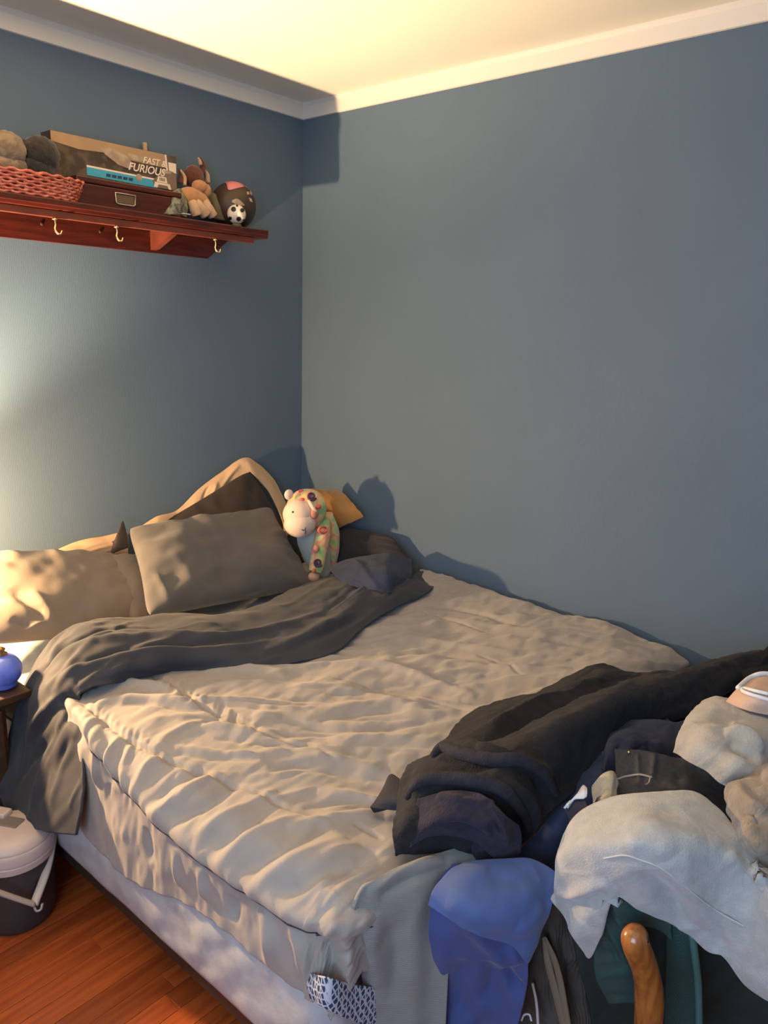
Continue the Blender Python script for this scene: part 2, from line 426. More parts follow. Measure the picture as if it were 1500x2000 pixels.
for a, b in (((FX-.1, FY, 0), (FX, WIN['y0'], ZC)), ((FX-.1, WIN['y1'], 0), (FX, 0, ZC)),
             ((FX-.1, WIN['y0'], 0), (FX, WIN['y1'], WIN['z0'])), ((FX-.1, WIN['y0'], WIN['z1']), (FX, WIN['y1'], ZC))): bm_box(bm, a, b)
struct(from_bm('wall_left', bm, M['wall_y'], smooth=False))
wf = bmesh.new()
y0, y1, z0, z1 = WIN['y0'], WIN['y1'], WIN['z0'], WIN['z1']
for a, b in (((FX-.08, y0, z0), (FX-.03, y0+.05, z1)), ((FX-.08, y1-.05, z0), (FX-.03, y1, z1)), ((FX-.08, y0+.05, z0), (FX-.03, y1-.05, z0+.05)),
             ((FX-.08, y0+.05, z1-.05), (FX-.03, y1-.05, z1)), ((FX-.075, y0+.05, (z0+z1)/2-.02), (FX-.035, y1-.05, (z0+z1)/2+.02))): bm_box(wf, a, b)
struct(from_bm('window_1', wf, M['trim'], smooth=False))
def crown(name, p0, p1, inward):
    prof = [(0, ZB-.002), (.006, ZB), (.008, ZB+.012), (.012, ZB+.045), (.018, ZC-.006), (.02, ZC), (0, ZC)]
    bm = bmesh.new(); A = []; 
    for p in (p0, p1): A.append([bm.verts.new((p[0]+inward[0]*d, p[1]+inward[1]*d, z)) for d, z in prof])
    k = len(prof)
    for j in range(k): bm.faces.new((A[0][j], A[0][(j+1) % k], A[1][(j+1) % k], A[1][j]))
    bm.faces.new(A[0]); bm.faces.new(A[1]); bmesh.ops.recalc_face_normals(bm, faces=bm.faces[:])
    return struct(from_bm(name, bm, M['trim'], smooth=False))
crown('trim_1', (FX, 0), (0, 0), (0, -1)); crown('trim_2', (0, 0), (0, FY), (-1, 0))
# baseboards
struct(box('baseboard_back', (FX, -.015, FZ), (0, 0, .18), M['trim'])); struct(box('baseboard_right', (-.015, FY, FZ), (0, -.015, .18), M['trim']))
# ================================================================== BED
bed = thing('bed', 'double bed with a quilted white mattress and box on a low dark metal frame', 'bed', (-.88, -.95, FZ))
BX0, BX1, BY0, BY1 = -1.665, -.10, -1.84, -.03
def rounded_slab(name, x0, x1, y0, y1, z0, z1, m, puff, nz=8, r=.05):
    n = 200; P = []
    per = []
    w, h = x1-x0, y1-y0
    cyc = [(x1-r, y1-r, 0), (x0+r, y1-r, 1), (x0+r, y0+r, 2), (x1-r, y0+r, 3)]
    for cx, cy, q in cyc:
        for k in range(8):
            a = PI/2*(q+k/7.); per.append((cx+r*math.cos(a), cy+r*math.sin(a)))
    out = []
    for i in range(len(per)):
        a = np.array(per[i]); b = np.array(per[(i+1) % len(per)]); L = np.linalg.norm(b-a); k = max(1, int(L/.02))
        for j in range(k): out.append(a+(b-a)*j/k)
    per = np.array(out); K = len(per); cen = np.array([(x0+x1)/2, (y0+y1)/2])
    bm = bmesh.new(); rings = []
    zs = [z0+(z1-z0)*(.5-.5*math.cos(PI*i/nz)) for i in range(nz+1)]
    s = np.cumsum(np.linalg.norm(per-np.roll(per, 1, 0), axis=1))
    for zi, z in enumerate(zs):
        f = math.sin(PI*zi/nz)**.5
        ring = []
        for j in range(K):
            d = per[j]-cen; nx = d/np.linalg.norm(d)
            o_ = puff*f*(1+.5*float(fnoise(s[j]*9+z*14, z*9, 3)))-.012*(1-f)
            ring.append(bm.verts.new((per[j][0]+nx[0]*o_, per[j][1]+nx[1]*o_, z+.004*float(vnoise(s[j]*6, 3)))))
        rings.append(ring)
    for a, b in zip(rings[:-1], rings[1:]):
        for j in range(K): bm.faces.new((a[j], a[(j+1) % K], b[(j+1) % K], b[j]))
    bm.faces.new(list(reversed(rings[0]))); bm.faces.new(rings[-1])
    return from_bm(name, bm, m)
child(rounded_slab('box_spring', BX0, BX1, BY0, BY1, .215, .41, M['white_quilt'], .014, 10), bed)
child(rounded_slab('mattress', BX0+.065, BX1-.01, BY0+.01, BY1, .411, .545, M['white_quilt'], .012), bed)
bm = bmesh.new()
for a, b in (((BX0+.005, BY0, .18), (BX0+.04, BY1, .214)), ((BX1-.04, BY0, .18), (BX1, BY1, .214)), ((BX0+.04, BY0, .18), (BX1-.04, BY0+.035, .214)), ((BX0+.04, BY1-.04, .18), (BX1-.04, BY1, .214))): bm_box(bm, a, b)
child(from_bm('bed_rail', bm, M['steel'], smooth=False), bed)
for x in (BX0+.03, BX1-.04, -.88):
    for y in (BY0+.05, BY1-.05):
        child(lathe('leg', [(.016, .06), (.024, .06), (.024, .07), (.016, .085), (.016, .18)], M['steel'], loc=(x+.01, y, 0), seg=16), bed)
# patterned fitted sheet showing at the foot corner
m = mat('scallop_print', (.55, .60, .66), .8)
nt = m.node_tree; tc = nt.nodes.new('ShaderNodeTexCoord'); vo = nt.nodes.new('ShaderNodeTexVoronoi'); vo.feature = 'DISTANCE_TO_EDGE'; vo.inputs['Scale'].default_value = 110; vo.inputs['Randomness'].default_value = .25
mpn = nt.nodes.new('ShaderNodeMapping'); mpn.inputs['Rotation'].default_value = (.4, .3, .8); mpn.inputs['Scale'].default_value = (1, 1, .7)
rp = nt.nodes.new('ShaderNodeValToRGB'); rp.color_ramp.elements[0].color = (.55, .60, .66, 1); rp.color_ramp.elements[1].color = (.030, .055, .12, 1)
rp.color_ramp.elements[0].position = .10; rp.color_ramp.elements[1].position = .16
nt.links.new(tc.outputs['Object'], mpn.inputs[0]); nt.links.new(mpn.outputs[0], vo.inputs['Vector']); nt.links.new(vo.outputs['Distance'], rp.inputs[0]); nt.links.new(rp.outputs[0], nt.nodes['Principled BSDF'].inputs['Base Color'])
M['scallop'] = m
# ---- drape generator: cloth lying on the bed and falling over left edge and foot
def drape(x1, x0, y1, y0, ztop, r, dropx, dropy, n=(380, 380), bulge=None, top=None, dropfn=None):
    A = np.linspace(0, (x1-x0)+dropx, n[0]); Bc = np.linspace(0, (y1-y0)+dropy, n[1])
    a, b = np.meshgrid(A, Bc, indexing='ij')
    ix = np.minimum(a, x1-x0); iy = np.minimum(b, y1-y0)
    ex = a-ix; ey = b-iy
    if dropfn is not None: ey = ey*dropfn(a); ex = ex*(1-.28*np.clip((b-.2)/.95, 0, 1))
    d = np.hypot(ex, ey); L = np.where(d > 1e-9, d, 1)
    ux = -ex/L; uy = -ey/L
    arc = r*PI/2
    th = np.clip(d/r, 0, PI/2)
    out = np.where(d < arc, r*np.sin(th), r+.06*np.maximum(d-arc, 0)); dn = np.where(d < arc, r*(1-np.cos(th)), r+(d-arc))
    X = x1-ix+ux*out; Y = y1-iy+uy*out-.05*np.clip((a-.9)/.6, 0, 1)*np.clip(1-b/.9, 0, 1); Z = ztop-dn
    P = np.stack([X, Y, Z], -1)
    if top is not None: P[..., 2] += top(P[..., 0], P[..., 1])
    if bulge is not None:
        k = bulge(P)*np.clip(d/arc, 0, 1); P[..., 0] += ux*k; P[..., 1] += uy*k
    return P, a, b, d
def ctop(X, Y):                                           # the bed surface is not flat: puffed towards the near side at the head
    return .035*np.exp(-((X+1.50)/.25)**2-((Y+.95)/.35)**2)+.02*np.exp(-((X+1.0)/.5)**2-((Y+.9)/.4)**2)+.012*np.sin(X*5+1)*np.sin(Y*4.2)
P, a_, b_, d_ = drape(-.055, -1.605, -.76, -1.80, .605, .085, .32, .43, (430, 410), top=ctop,
                  bulge=lambda P: -.022*np.exp(-((P[..., 1]+.82)/.22)**2), dropfn=lambda a: .47+.53*np.clip((1.56-a)/.50, 0, 1))
N_ = grid_normals(P)
if np.sum((CAM-P)*N_) < 0: N_ = -N_
field = [(190, 1450, 86), (230, 1600, 84), (260, 1520, 62), (350, 1600, 50), (450, 1660, 46), (300, 1385, 8), (500, 1460, -10), (600, 1650, 32), (700, 1510, -8), (700, 1350, 0),
         (900, 1350, 6), (1000, 1250, 2), (1150, 1270, -10), (560, 1840, 78), (700, 1860, 85), (350, 1760, 82), (250, 1660, 86), (450, 1800, 72), (480, 1400, -4), (600, 1320, 2),
         (380, 1460, -8), (560, 1560, 18), (680, 1640, 20), (560, 1760, 40), (820, 1440, -4), (1000, 1400, 10), (800, 1230, 8), (470, 1750, 60)]
man = [  # (pixel polyline, height, width) read off the photograph's folds
    ([(165, 1385), (230, 1362), (320, 1365), (400, 1385)], .012, .020), ([(170, 1350), (240, 1330), (300, 1335), (360, 1350)], .012, .018),
    ([(240, 1370), (300, 1372), (360, 1385), (400, 1388)], -.010, .014),
    ([(300, 1470), (340, 1435), (400, 1418), (480, 1430), (560, 1440)], .014, .022), ([(320, 1455), (370, 1425), (430, 1405)], -.008, .012),
    ([(160, 1450), (180, 1410), (200, 1395)], .012, .014), ([(175, 1540), (180, 1480), (200, 1410)], .014, .014), ([(200, 1530), (205, 1470), (215, 1430)], -.012, .012),
    ([(225, 1550), (218, 1480), (240, 1440)], .012, .012), ([(250, 1560), (245, 1500), (260, 1455)], .010, .012),
    ([(260, 1570), (290, 1500), (330, 1475)], .014, .016), ([(280, 1590), (330, 1535), (400, 1500)], -.012, .016), ([(290, 1600), (350, 1560), (430, 1510)], .014, .018),
    ([(320, 1630), (400, 1570), (470, 1530)], -.014, .018), ([(380, 1640), (450, 1590), (540, 1545)], .013, .018), ([(430, 1690), (500, 1630), (600, 1590)], .014, .020),
    ([(400, 1680), (470, 1620), (540, 1570)], -.012, .018), ([(460, 1720), (540, 1660), (640, 1620)], -.014, .02), ([(480, 1740), (570, 1690), (680, 1640)], .014, .02),
    ([(540, 1760), (600, 1720), (690, 1690)], -.012, .018),
    ([(480, 1288), (560, 1282), (650, 1272), (740, 1275)], -.012, .014), ([(560, 1300), (650, 1292), (760, 1300), (860, 1330), (930, 1355)], .012, .020),
    ([(400, 1305), (480, 1300), (560, 1310)], .010, .018), ([(600, 1390), (700, 1372), (800, 1365), (900, 1362)], .010, .022), ([(620, 1405), (720, 1385), (820, 1380)], -.008, .016),
    ([(480, 1480), (560, 1468), (700, 1490), (800, 1520)], .010, .022), ([(520, 1500), (620, 1500), (720, 1520)], -.008, .018), ([(640, 1450), (740, 1440), (860, 1450)], .008, .020),
    ([(720, 1255), (820, 1248), (930, 1262), (1010, 1270)], .010, .024), ([(760, 1275), (850, 1272), (960, 1290)], -.008, .018), ([(900, 1340), (1000, 1325), (1100, 1330)], .009, .022),
    ([(850, 1200), (950, 1215), (1060, 1235)], .008, .026), ([(1000, 1240), (1100, 1250), (1180, 1262)], -.008, .02),
    ([(500, 1780), (520, 1840), (510, 1900)], .016, .018), ([(560, 1800), (575, 1860), (580, 1920)], .014, .018), ([(620, 1800), (640, 1880), (650, 1950)], -.014, .02),
    ([(660, 1790), (680, 1860), (690, 1950)], .014, .018), ([(440, 1760), (440, 1820)], -.014, .016), ([(380, 1700), (385, 1770)], .012, .014), ([(330, 1660), (335, 1740)], .012, .014), ([(270, 1620), (280, 1690)], -.010, .016),
    ([(560, 1335), (700, 1345), (860, 1395)], .010, .020), ([(880, 1290), (1000, 1302), (1120, 1302)], .009, .018), ([(620, 1540), (720, 1555), (800, 1585)], .010, .018), ([(560, 1620), (640, 1600), (740, 1585)], .010, .018),
    ([(590, 1575), (680, 1560), (760, 1570)], -.009, .014), ([(830, 1180), (930, 1192), (1020, 1225)], -.009, .016), ([(660, 1320), (800, 1345), (950, 1375)], -.008, .016), ([(540, 1400), (640, 1425), (760, 1420), (880, 1400)], -.009, .016),
    ([(470, 1452), (560, 1450), (680, 1470)], .009, .014), ([(420, 1440), (520, 1456), (620, 1480)], -.008, .012), ([(700, 1650), (640, 1680), (580, 1730)], .012, .018), ([(740, 1660), (690, 1700), (650, 1740)], -.010, .016),
    # stitched quilting lines
    ([(150, 1365), (173, 1380), (233, 1433), (293, 1470), (400, 1512), (500, 1550), (584, 1584), (656, 1608)], -.012, .007),
    ([(280, 1305), (333, 1330), (367, 1357), (417, 1390), (467, 1407), (500, 1427), (560, 1450), (616, 1464), (665, 1495)], -.011, .007),
    ([(820, 1192), (900, 1215), (960, 1234)], -.006, .006), ([(930, 1275), (980, 1292), (1022, 1318)], -.007, .006), ([(600, 1310), (700, 1330), (850, 1370), (960, 1400)], -.005, .006),
    ([(690, 1608), (720, 1620), (750, 1640)], -.007, .006), ([(700, 1330), (760, 1350)], -.006, .006)]
R = [(nearest_on(P, N_, f[0]), f[1]*1.1, f[2]*.9) for f in man]
prp = proj(P).reshape(-1, 2)
for _ in range(420):
    q_ = rng.integers(len(prp)); s = prp[q_]; skirt = d_.reshape(-1)[q_] > .12
    if skirt and rng.random() < .6: continue
    near = s[0] < 650
    pl = flow(field, s, rng.uniform(60, 230)); h = rng.uniform(.0015, .006)*(1.0 if near else .7)
    if rng.random() < .45: h = -h
    R.append((nearest_on(P, N_, pl), h, rng.uniform(.005, .013)*(1 if near else 1.4)*(1.8 if skirt else 1)))
for (l0, l1) in (((173, 1380), (300, 1474)), ((290, 1310), (500, 1427))):   # gathers across the stitching
    for k in range(16):
        t = k/15; q = np.array(l0)*(1-t)+np.array(l1)*t; dv = np.array([6, -18])*rng.uniform(.6, 1.3)
        R.append((nearest_on(P, N_, [q-dv, q+dv]), rng.choice([-1, 1])*rng.uniform(.002, .005), .006))
D = ridge_field(P, R)+.008*2*fnoise(a_*4, b_*6, 3)+.0030*2*fnoise(a_*14+9, b_*30, 2)
aL, bL = 1.60, 1.105                                    # overhanging edge of the quilted top; below it the skirt sits further in
e_ = d_-.115+.085*np.exp(-(b_/.30)**2)-.008*np.sin(b_*7+a_*5)
D = D-.016/(1+np.exp(-np.clip(e_/.0035, -30, 30)))+.010*np.exp(-((e_+.02)/.02)**2)
P2 = P+N_*D[..., None]
# wavy hem at the sides
hem = np.clip((a_-a_.max()+.12)/.12, 0, 1)
P2[..., 2] += hem*.02*np.sin(b_*9+1)
fl_ = np.sum((CAM-P)*grid_normals(P)) < 0
comf = sheet_obj('comforter', P2, M['comforter'], None, .012, flip=fl_)
tag(comf, 'blue-grey quilted comforter spread over the whole bed, stitched in rows and rumpled', 'comforter')
COMF = P2
# piping along the overhanging edge
pp = []
e2 = e_+.002
for j in range(66, b_.shape[1]-90, 5):
    i = int(np.argmax(e2[:, j] > 0))
    if i > 0: pp.append(P2[i, j])
for i in range(len(a_)-75, 40, -5):
    j = int(np.argmax(e2[i] > 0))
    if j > 0: pp.append(P2[i, j])
tube('piping', pp, .0022, M['cord'], comf, 6, len(pp)*2)
# scallop-print sheet corner
cloth('fitted_sheet', [[(596, 1898, 'x', -1.668), (600, 1925, 'x', -1.684), (606, 1950, 'x', -1.686)],
                       [(640, 1910, 'y', -1.868), (642, 1945, 'y', -1.872), (645, 1975, 'y', -1.872)], [(700, 1925, 'y', -1.874), (702, 1960, 'y', -1.876), (704, 2000, 'y', -1.876)],
                       [(760, 1930, 'y', -1.876), (762, 1975, 'y', -1.878), (764, 2020, 'y', -1.878)], [(830, 1940, 'y', -1.876), (830, 1985, 'y', -1.878), (830, 2025, 'y', -1.878)]],
      M['scallop'], res=(60, 40), noise=.001,
      label='blue and white scallop-print sheet corner showing under the comforter at the bed foot', cat='sheet', thick=.003)
# ================================================================== SHEET FOLD AND PILLOWS
net = [[(850, 1120, .60), (850, 1135, .605), (840, 1155, .61), (800, 1172, .615)], [(760, 1100, .64), (765, 1125, .66), (770, 1155, .65), (765, 1190, .625)],
       [(680, 1115, .64), (690, 1145, .66), (700, 1180, .655), (715, 1220, .63)],
       [(600, 1140, .63), (615, 1180, .665), (630, 1225, .66), (650, 1272, .635)], [(480, 1190, .64), (480, 1225, .68), (490, 1262, .67), (520, 1300, .638)],
       [(350, 1200, .65), (345, 1235, .70), (345, 1275, .69), (350, 1310, .64)], [(240, 1210, .67), (230, 1250, .71), (225, 1295, .70), (225, 1335, .66)],
       [(150, 1222, .68), (140, 1265, .70), (140, 1310, .69), (155, 1352, .66)], [(88, 1262, .66), (88, 1310, .65), (104, 1350, .64), (155, 1385, .61)],
       [(46, 1330, .58), (58, 1372, .56), (95, 1405, .58), (160, 1440, .585)], [(26, 1410, .49), (44, 1450, .46), (95, 1480, .49), (160, 1510, .52)],
       [(10, 1480, .41), (30, 1530, .37), (90, 1560, .42), (156, 1575, .46)], [(-8, 1540, .34), (20, 1600, .29), (85, 1625, .34), (146, 1632, .39)]]
cloth('flat_sheet', net, M['sheet_dark'], res=(220, 90), thick=.006, noise=.008, nscale=8,
      folds=[([(100, 1300), (180, 1255), (300, 1240), (430, 1240), (560, 1215), (640, 1185)], .018, .022), ([(110, 1330), (200, 1290), (320, 1270), (450, 1262), (560, 1245)], .016, .018),
             ([(90, 1330), (160, 1290), (260, 1262), (400, 1252), (520, 1232)], -.014, .016), ([(120, 1370), (190, 1325), (280, 1300), (400, 1290), (500, 1280)], .012, .018),
             ([(60, 1350), (90, 1300), (140, 1255), (220, 1228), (330, 1218)], -.014, .014), ([(500, 1275), (600, 1240), (680, 1190), (720, 1150)], .014, .02),
             ([(560, 1270), (650, 1230), (720, 1190)], -.012, .016), ([(640, 1190), (700, 1140), (760, 1120)], -.012, .016), ([(30, 1430), (50, 1350), (90, 1290)], .014, .014),
             ([(45, 1440), (90, 1380), (150, 1330)], .012, .014), ([(20, 1540), (60, 1480), (110, 1420)], -.012, .016), ([(28, 1520), (40, 1440), (60, 1380)], -.010, .012)],
      rand=(60, [(100, 1300, 50), (60, 1400, 60), (30, 1500, 75), (200, 1260, 22), (350, 1250, 8), (500, 1240, 12), (620, 1190, 32), (720, 1150, 35)], (60, 180), (.003, .008), (.007, .016)),
      label='dark grey sheet bunched across the bed below the pillows and hanging over the near side', cat='sheet')
# navy corner turned up by the right pillow
cloth('sheet_corner', [[(640, 1108, .66), (655, 1125, .665), (668, 1140, .65)], [(690, 1088, .70), (705, 1115, .71), (718, 1150, .67)], [(745, 1082, .71), (752, 1115, .72), (760, 1158, .66)], [(768, 1082, .71), (772, 1118, .70), (768, 1156, .65)], [(805, 1092, .67), (805, 1120, .66), (795, 1145, .63)]],
      M['navy'], res=(60, 50), noise=.006, folds=[([(690, 1090), (715, 1120), (740, 1150)], .01, .012), ([(650, 1110), (690, 1135), (720, 1160)], -.008, .010)],
      label='navy blue cloth corner folded over in front of the dark right-hand pillow', cat='cloth')
A = at
pillow('pillow', [A(-70, 1085, y=-.14), A(225, 1078, y=-.14), A(300, 1225, y=-.42), A(-60, 1262, y=-.40)], .17, M['pillow_tan'], bow=.03, seed=3, wr=.010,
       folds=[([(30, 1160), (70, 1190), (95, 1240)], -.012, .012), ([(60, 1150), (95, 1190), (100, 1240)], .014, .012), ([(40, 1240), (70, 1225), (90, 1215)], .010, .010), ([(20, 1210), (60, 1220)], -.010, .010)],
       label='taupe pillow brightly lit at its end beside the nightstand lamp, leftmost of the pillows')
pillow('pillow', [A(196, 1082, y=-.16), A(330, 1088, y=-.16), A(345, 1205, y=-.40), A(262, 1222, y=-.46)], .10, M['pillow_tan'], bow=.03, seed=5, wr=.006,
       label='tan pillow end wedged between the taupe pillow and the grey-brown pillow')
pillow('pillow', [A(246, 1030, y=-.20), A(528, 990, y=-.22), A(618, 1146, y=-.50), A(284, 1208, y=-.56)], .15, M['pillow_grey'], bow=.055, seed=8, wr=.012,
       folds=[([(330, 1070), (380, 1130), (430, 1180)], .008, .020), ([(420, 1185), (480, 1165), (560, 1140)], -.010, .014), ([(300, 1110), (320, 1150), (330, 1190)], .010, .012), ([(470, 1190), (510, 1160), (560, 1130)], .008, .012)],
       label='large grey-brown pillow leaning in front, centre of the bed head')
pillow('pillow', [A(300, 1030, y=-.07), A(488, 915, y=-.065), A(606, 1112, y=-.22), A(420, 1180, y=-.26)], .07, M['pillow_brown'], bow=.02, seed=9, wr=.005,
       label='dark brown pillow standing on its corner behind the grey-brown pillow')
pillow('pillow', [A(628, 1020, y=-.16), A(770, 1050, x=-.08), A(812, 1100, x=-.07), A(640, 1130, y=-.40)], .13, M['pillow_navy'], bow=.05, seed=11, wr=.006,
       label='dark navy pillow in the corner by the right wall')
# white tag on navy pillow is part of the pillow's seam
# dark pillow corner peeking up
cloth('pillow_case_corner', [[(214, 1085, 'y', -.13), (218, 1070, 'y', -.12), (222, 1058, 'y', -.12)], [(228, 1078, 'y', -.14), (230, 1045, 'y', -.13), (236, 1022, 'y', -.12)], [(250, 1070, 'y', -.14), (248, 1045, 'y', -.13), (241, 1017, 'y', -.12)]],
      M['pillow_brown'], res=(24, 24), noise=.002, thick=.012, label='small pointed dark brown cloth corner sticking up between the cream cloths', cat='cloth')
cloth('cream_pillowcase', [[(80, 1090, 'y', -.06), (88, 1083, 'y', -.05), (92, 1080, 'y', -.04)], [(150, 1092, 'y', -.09), (150, 1070, 'y', -.07), (152, 1056, 'y', -.04)],
                           [(200, 1095, 'y', -.10), (202, 1065, 'y', -.08), (205, 1046, 'y', -.04)], [(250, 1090, 'y', -.10), (250, 1060, 'y', -.08), (248, 1036, 'y', -.04)]],
      M['cream'], res=(70, 40), noise=.004, folds=[([(150, 1085), (200, 1070), (245, 1062)], .006, .006), ([(160, 1078), (200, 1064), (240, 1056)], -.005, .005), ([(170, 1092), (210, 1082), (245, 1072)], -.005, .005)],
      label='cream cotton pillowcase lying against the wall behind the taupe pillow', cat='pillowcase')
cloth('cream_sheet', [[(262, 1045, 'y', -.09), (264, 1036, 'y', -.08), (268, 1030, 'y', -.05)], [(310, 1050, 'y', -.09), (308, 1025, 'y', -.08), (306, 1008, 'y', -.05)],
                      [(350, 1040, 'y', -.08), (350, 1012, 'y', -.06), (346, 996, 'y', -.04)], [(400, 1000, 'y', -.07), (395, 970, 'y', -.055), (388, 955, 'y', -.035)],
                      [(445, 960, 'y', -.06), (440, 930, 'y', -.05), (432, 922, 'y', -.03)], [(482, 926, 'y', -.07), (476, 905, 'y', -.06), (474, 894, 'y', -.04)],
                      [(495, 925, 'y', -.08), (497, 910, 'y', -.07), (502, 902, 'y', -.05)], [(525, 960, 'y', -.10), (532, 950, 'y', -.09), (538, 942, 'y', -.07)],
                      [(550, 1010, 'y', -.16), (556, 1000, 'y', -.14), (562, 990, 'y', -.12)], [(560, 1050, 'y', -.2), (566, 1040, 'y', -.18), (572, 1030, 'y', -.16)]],
      M['cream'], res=(160, 36), noise=.004, folds=[([(345, 1000), (352, 1020), (350, 1040)], -.010, .008), ([(405, 985), (420, 960), (425, 940)], .008, .008), ([(395, 990), (405, 960), (410, 945)], -.007, .007), ([(430, 960), (450, 930), (470, 905)], .007, .01)],
      label='cream cotton sheet peaked in a point along the wall behind the dark brown pillow', cat='sheet')
# ================================================================== PLUSH MONKEY ON THE BED
MT = tri_mix(mat('tie_dye_plush', (.6, .5, .2), .9, bump=.6, bscale=350, sheen=.3), [(.30, .52, .20), (.62, .62, .22), (.78, .55, .22), (.80, .30, .24), (.70, .62, .30), (.35, .58, .30)], 17)
MPK = mat('pale_plush', (.80, .62, .50), .9, bump=.5, bscale=350, sheen=.3)
MGY = mat('grey_white_plush', (.50, .55, .52), .9, bump=.5, bscale=350, sheen=.3)
MOR = mat('ochre_plush', (.42, .22, .065), .95, (.36, .18, .05), 20, .6, 250, sheen=.3)
MBK = mat('black_thread', (.01, .01, .01), .5)
MSW = mat('plum_swirl', (.07, .03, .08), .8); MRD = mat('coral_swirl', (.70, .13, .12), .8); MCR = mat('cream_edge', (.82, .72, .55), .85)
YM = -.42
def am(px, py, dy=0): return A(px, py, y=YM+dy)
mk = thing('plush_monkey', 'tie-dye plush animal with a pale muzzle slumped in the corner by the pillows', 'stuffed toy', tuple(am(620, 1120)))
hc = am(598, 994)
child(blob('head', hc, (.088, .078, .082), MT, fuzz=.01, lump=.03, sub=4), mk)
mz = am(586, 1022, -.035)
child(blob('muzzle', mz, (.070, .056, .056), MPK, fuzz=.008, sub=4), mk)
fc = am(583, 1004, -.022)
child(blob('face', fc, (.066, .058, .060), MPK, fuzz=.008, sub=4), mk)
child(blob('ear', am(564, 966), (.021, .012, .021), MPK, fuzz=.01, sub=3), mk)
child(blob('ear', on_ball(612, 1003, hc, .082), (.022, .018, .024), mat('rose_plush', (.55, .25, .18), .9), fuzz=.01, sub=3), mk)
child(tube('ear_trim', [on_ball(x, y, hc, .092) for x, y in ((602, 977), (607, 985), (612, 993), (617, 1000))], [.005, .008, .008, .006], MPK, seg=10, n=12), mk)
child(spiral('swirl', 609, 969, hc, .086, 9, MSW, w=.0042), mk)
for q in ((588, 960), (590, 977), (622, 990)): child(blob('patch', on_ball(*q, hc, .080), (.013, .010, .010), MRD, sub=2), mk)
child(blob('eye', on_ball(572, 1000, fc, .064), (.004, .004, .004), MBK, sub=2), mk)
child(tube('mouth', [on_ball(589+x, 1034+y, mz, .060) for x, y in ((0, 0), (4, 2), (7, 0), (8, -4))], .0015, MBK, seg=6, n=10), mk)
child(tube('mouth', [on_ball(596+x, 1036+y, mz, .060) for x, y in ((0, 0), (1, 3), (0, 7))], .0015, MBK, seg=6, n=6), mk)
child(tube('torso', [am(612, 1020, .02), am(610, 1050, .01), am(618, 1080, .01), am(628, 1120, .02)], [.05, .066, .060, .04], MGY, seg=18, n=20), mk)
child(tube('torso_side', [am(634, 1005, .02), am(642, 1040, .01), am(644, 1075, .01), am(646, 1108, .02)], [.034, .046, .042, .022], MT, seg=16, n=20), mk)
ac = [am(634, 1018, -.04), am(630, 1045, -.06), am(624, 1075, -.065), am(619, 1102, -.07), am(615, 1116, -.07)]
child(tube('arm', ac, [.022, .032, .032, .030, .026], MT, seg=20, n=30), mk)
child(blob('paw', am(613, 1126, -.07), (.026, .022, .020), mat('peach_paw', (.62, .38, .26), .9), sub=3), mk)
child(tube('arm_patch', [am(622, 1036, -.105), am(629, 1041, -.108), am(637, 1038, -.105), am(635, 1030, -.100), am(627, 1030, -.103)], .005, MRD, seg=8, n=16, closed=True), mk)
child(spiral('swirl', 621, 1099, am(619, 1098, -.07), .034, 9, MSW, w=.004), mk)
child(blob('patch', am(613, 1115, -.098), (.010, .007, .010), MRD, sub=2), mk)
child(blob('patch', am(617, 1072, -.090), (.014, .012, .018), mat('pink_patch', (.72, .30, .22), .9), sub=2), mk)
pillow('ochre_cushion', [A(604, 952, y=-.30), A(662, 956, y=-.28), A(712, 1010, x=-.10), A(640, 1042, y=-.30)], .10, MOR, bow=.07, seed=4, wr=.005, label='ochre plush cushion behind the tie-dye plush animal', cat='cushion')
# ================================================================== ROBE AND SMALL NAVY CLOTH AT THE BED FOOT
rn = [[(772, 1668, .625), (820, 1668, .62), (880, 1665, .62), (950, 1680, .60), (1008, 1655, .58)],
      [(766, 1610, .66), (800, 1600, .70), (870, 1596, .71), (950, 1605, .70), (1035, 1620, .63)],
      [(785, 1530, .68), (830, 1515, .74), (900, 1515, .76), (980, 1535, .76), (1062, 1590, .67)],
      [(838, 1470, .66), (880, 1470, .73), (950, 1468, .76), (1020, 1475, .78), (1100, 1560, .67)],
      [(878, 1430, .63), (930, 1422, .69), (990, 1428, .72), (1080, 1440, .77), (1150, 1520, .67)],
      [(935, 1388, .63), (1000, 1382, .69), (1060, 1385, .70), (1150, 1390, .77), (1225, 1450, .67)],
      [(1030, 1362, .62), (1090, 1343, .68), (1140, 1350, .69), (1220, 1352, .77), (1290, 1420, .67)],
      [(1160, 1300, .63), (1200, 1312, .68), (1240, 1325, .68), (1300, 1325, .75), (1360, 1392, .67)],
      [(1260, 1312, .61), (1300, 1312, .64), (1330, 1308, .67), (1380, 1300, .73), (1430, 1350, .67)],
      [(1345, 1308, .60), (1380, 1295, .64), (1405, 1288, .68), (1440, 1285, .72), (1480, 1330, .67)],
      [(1400, 1300, .60), (1430, 1282, .66), (1460, 1278, .69), (1490, 1280, .71), (1530, 1330, .67)]]
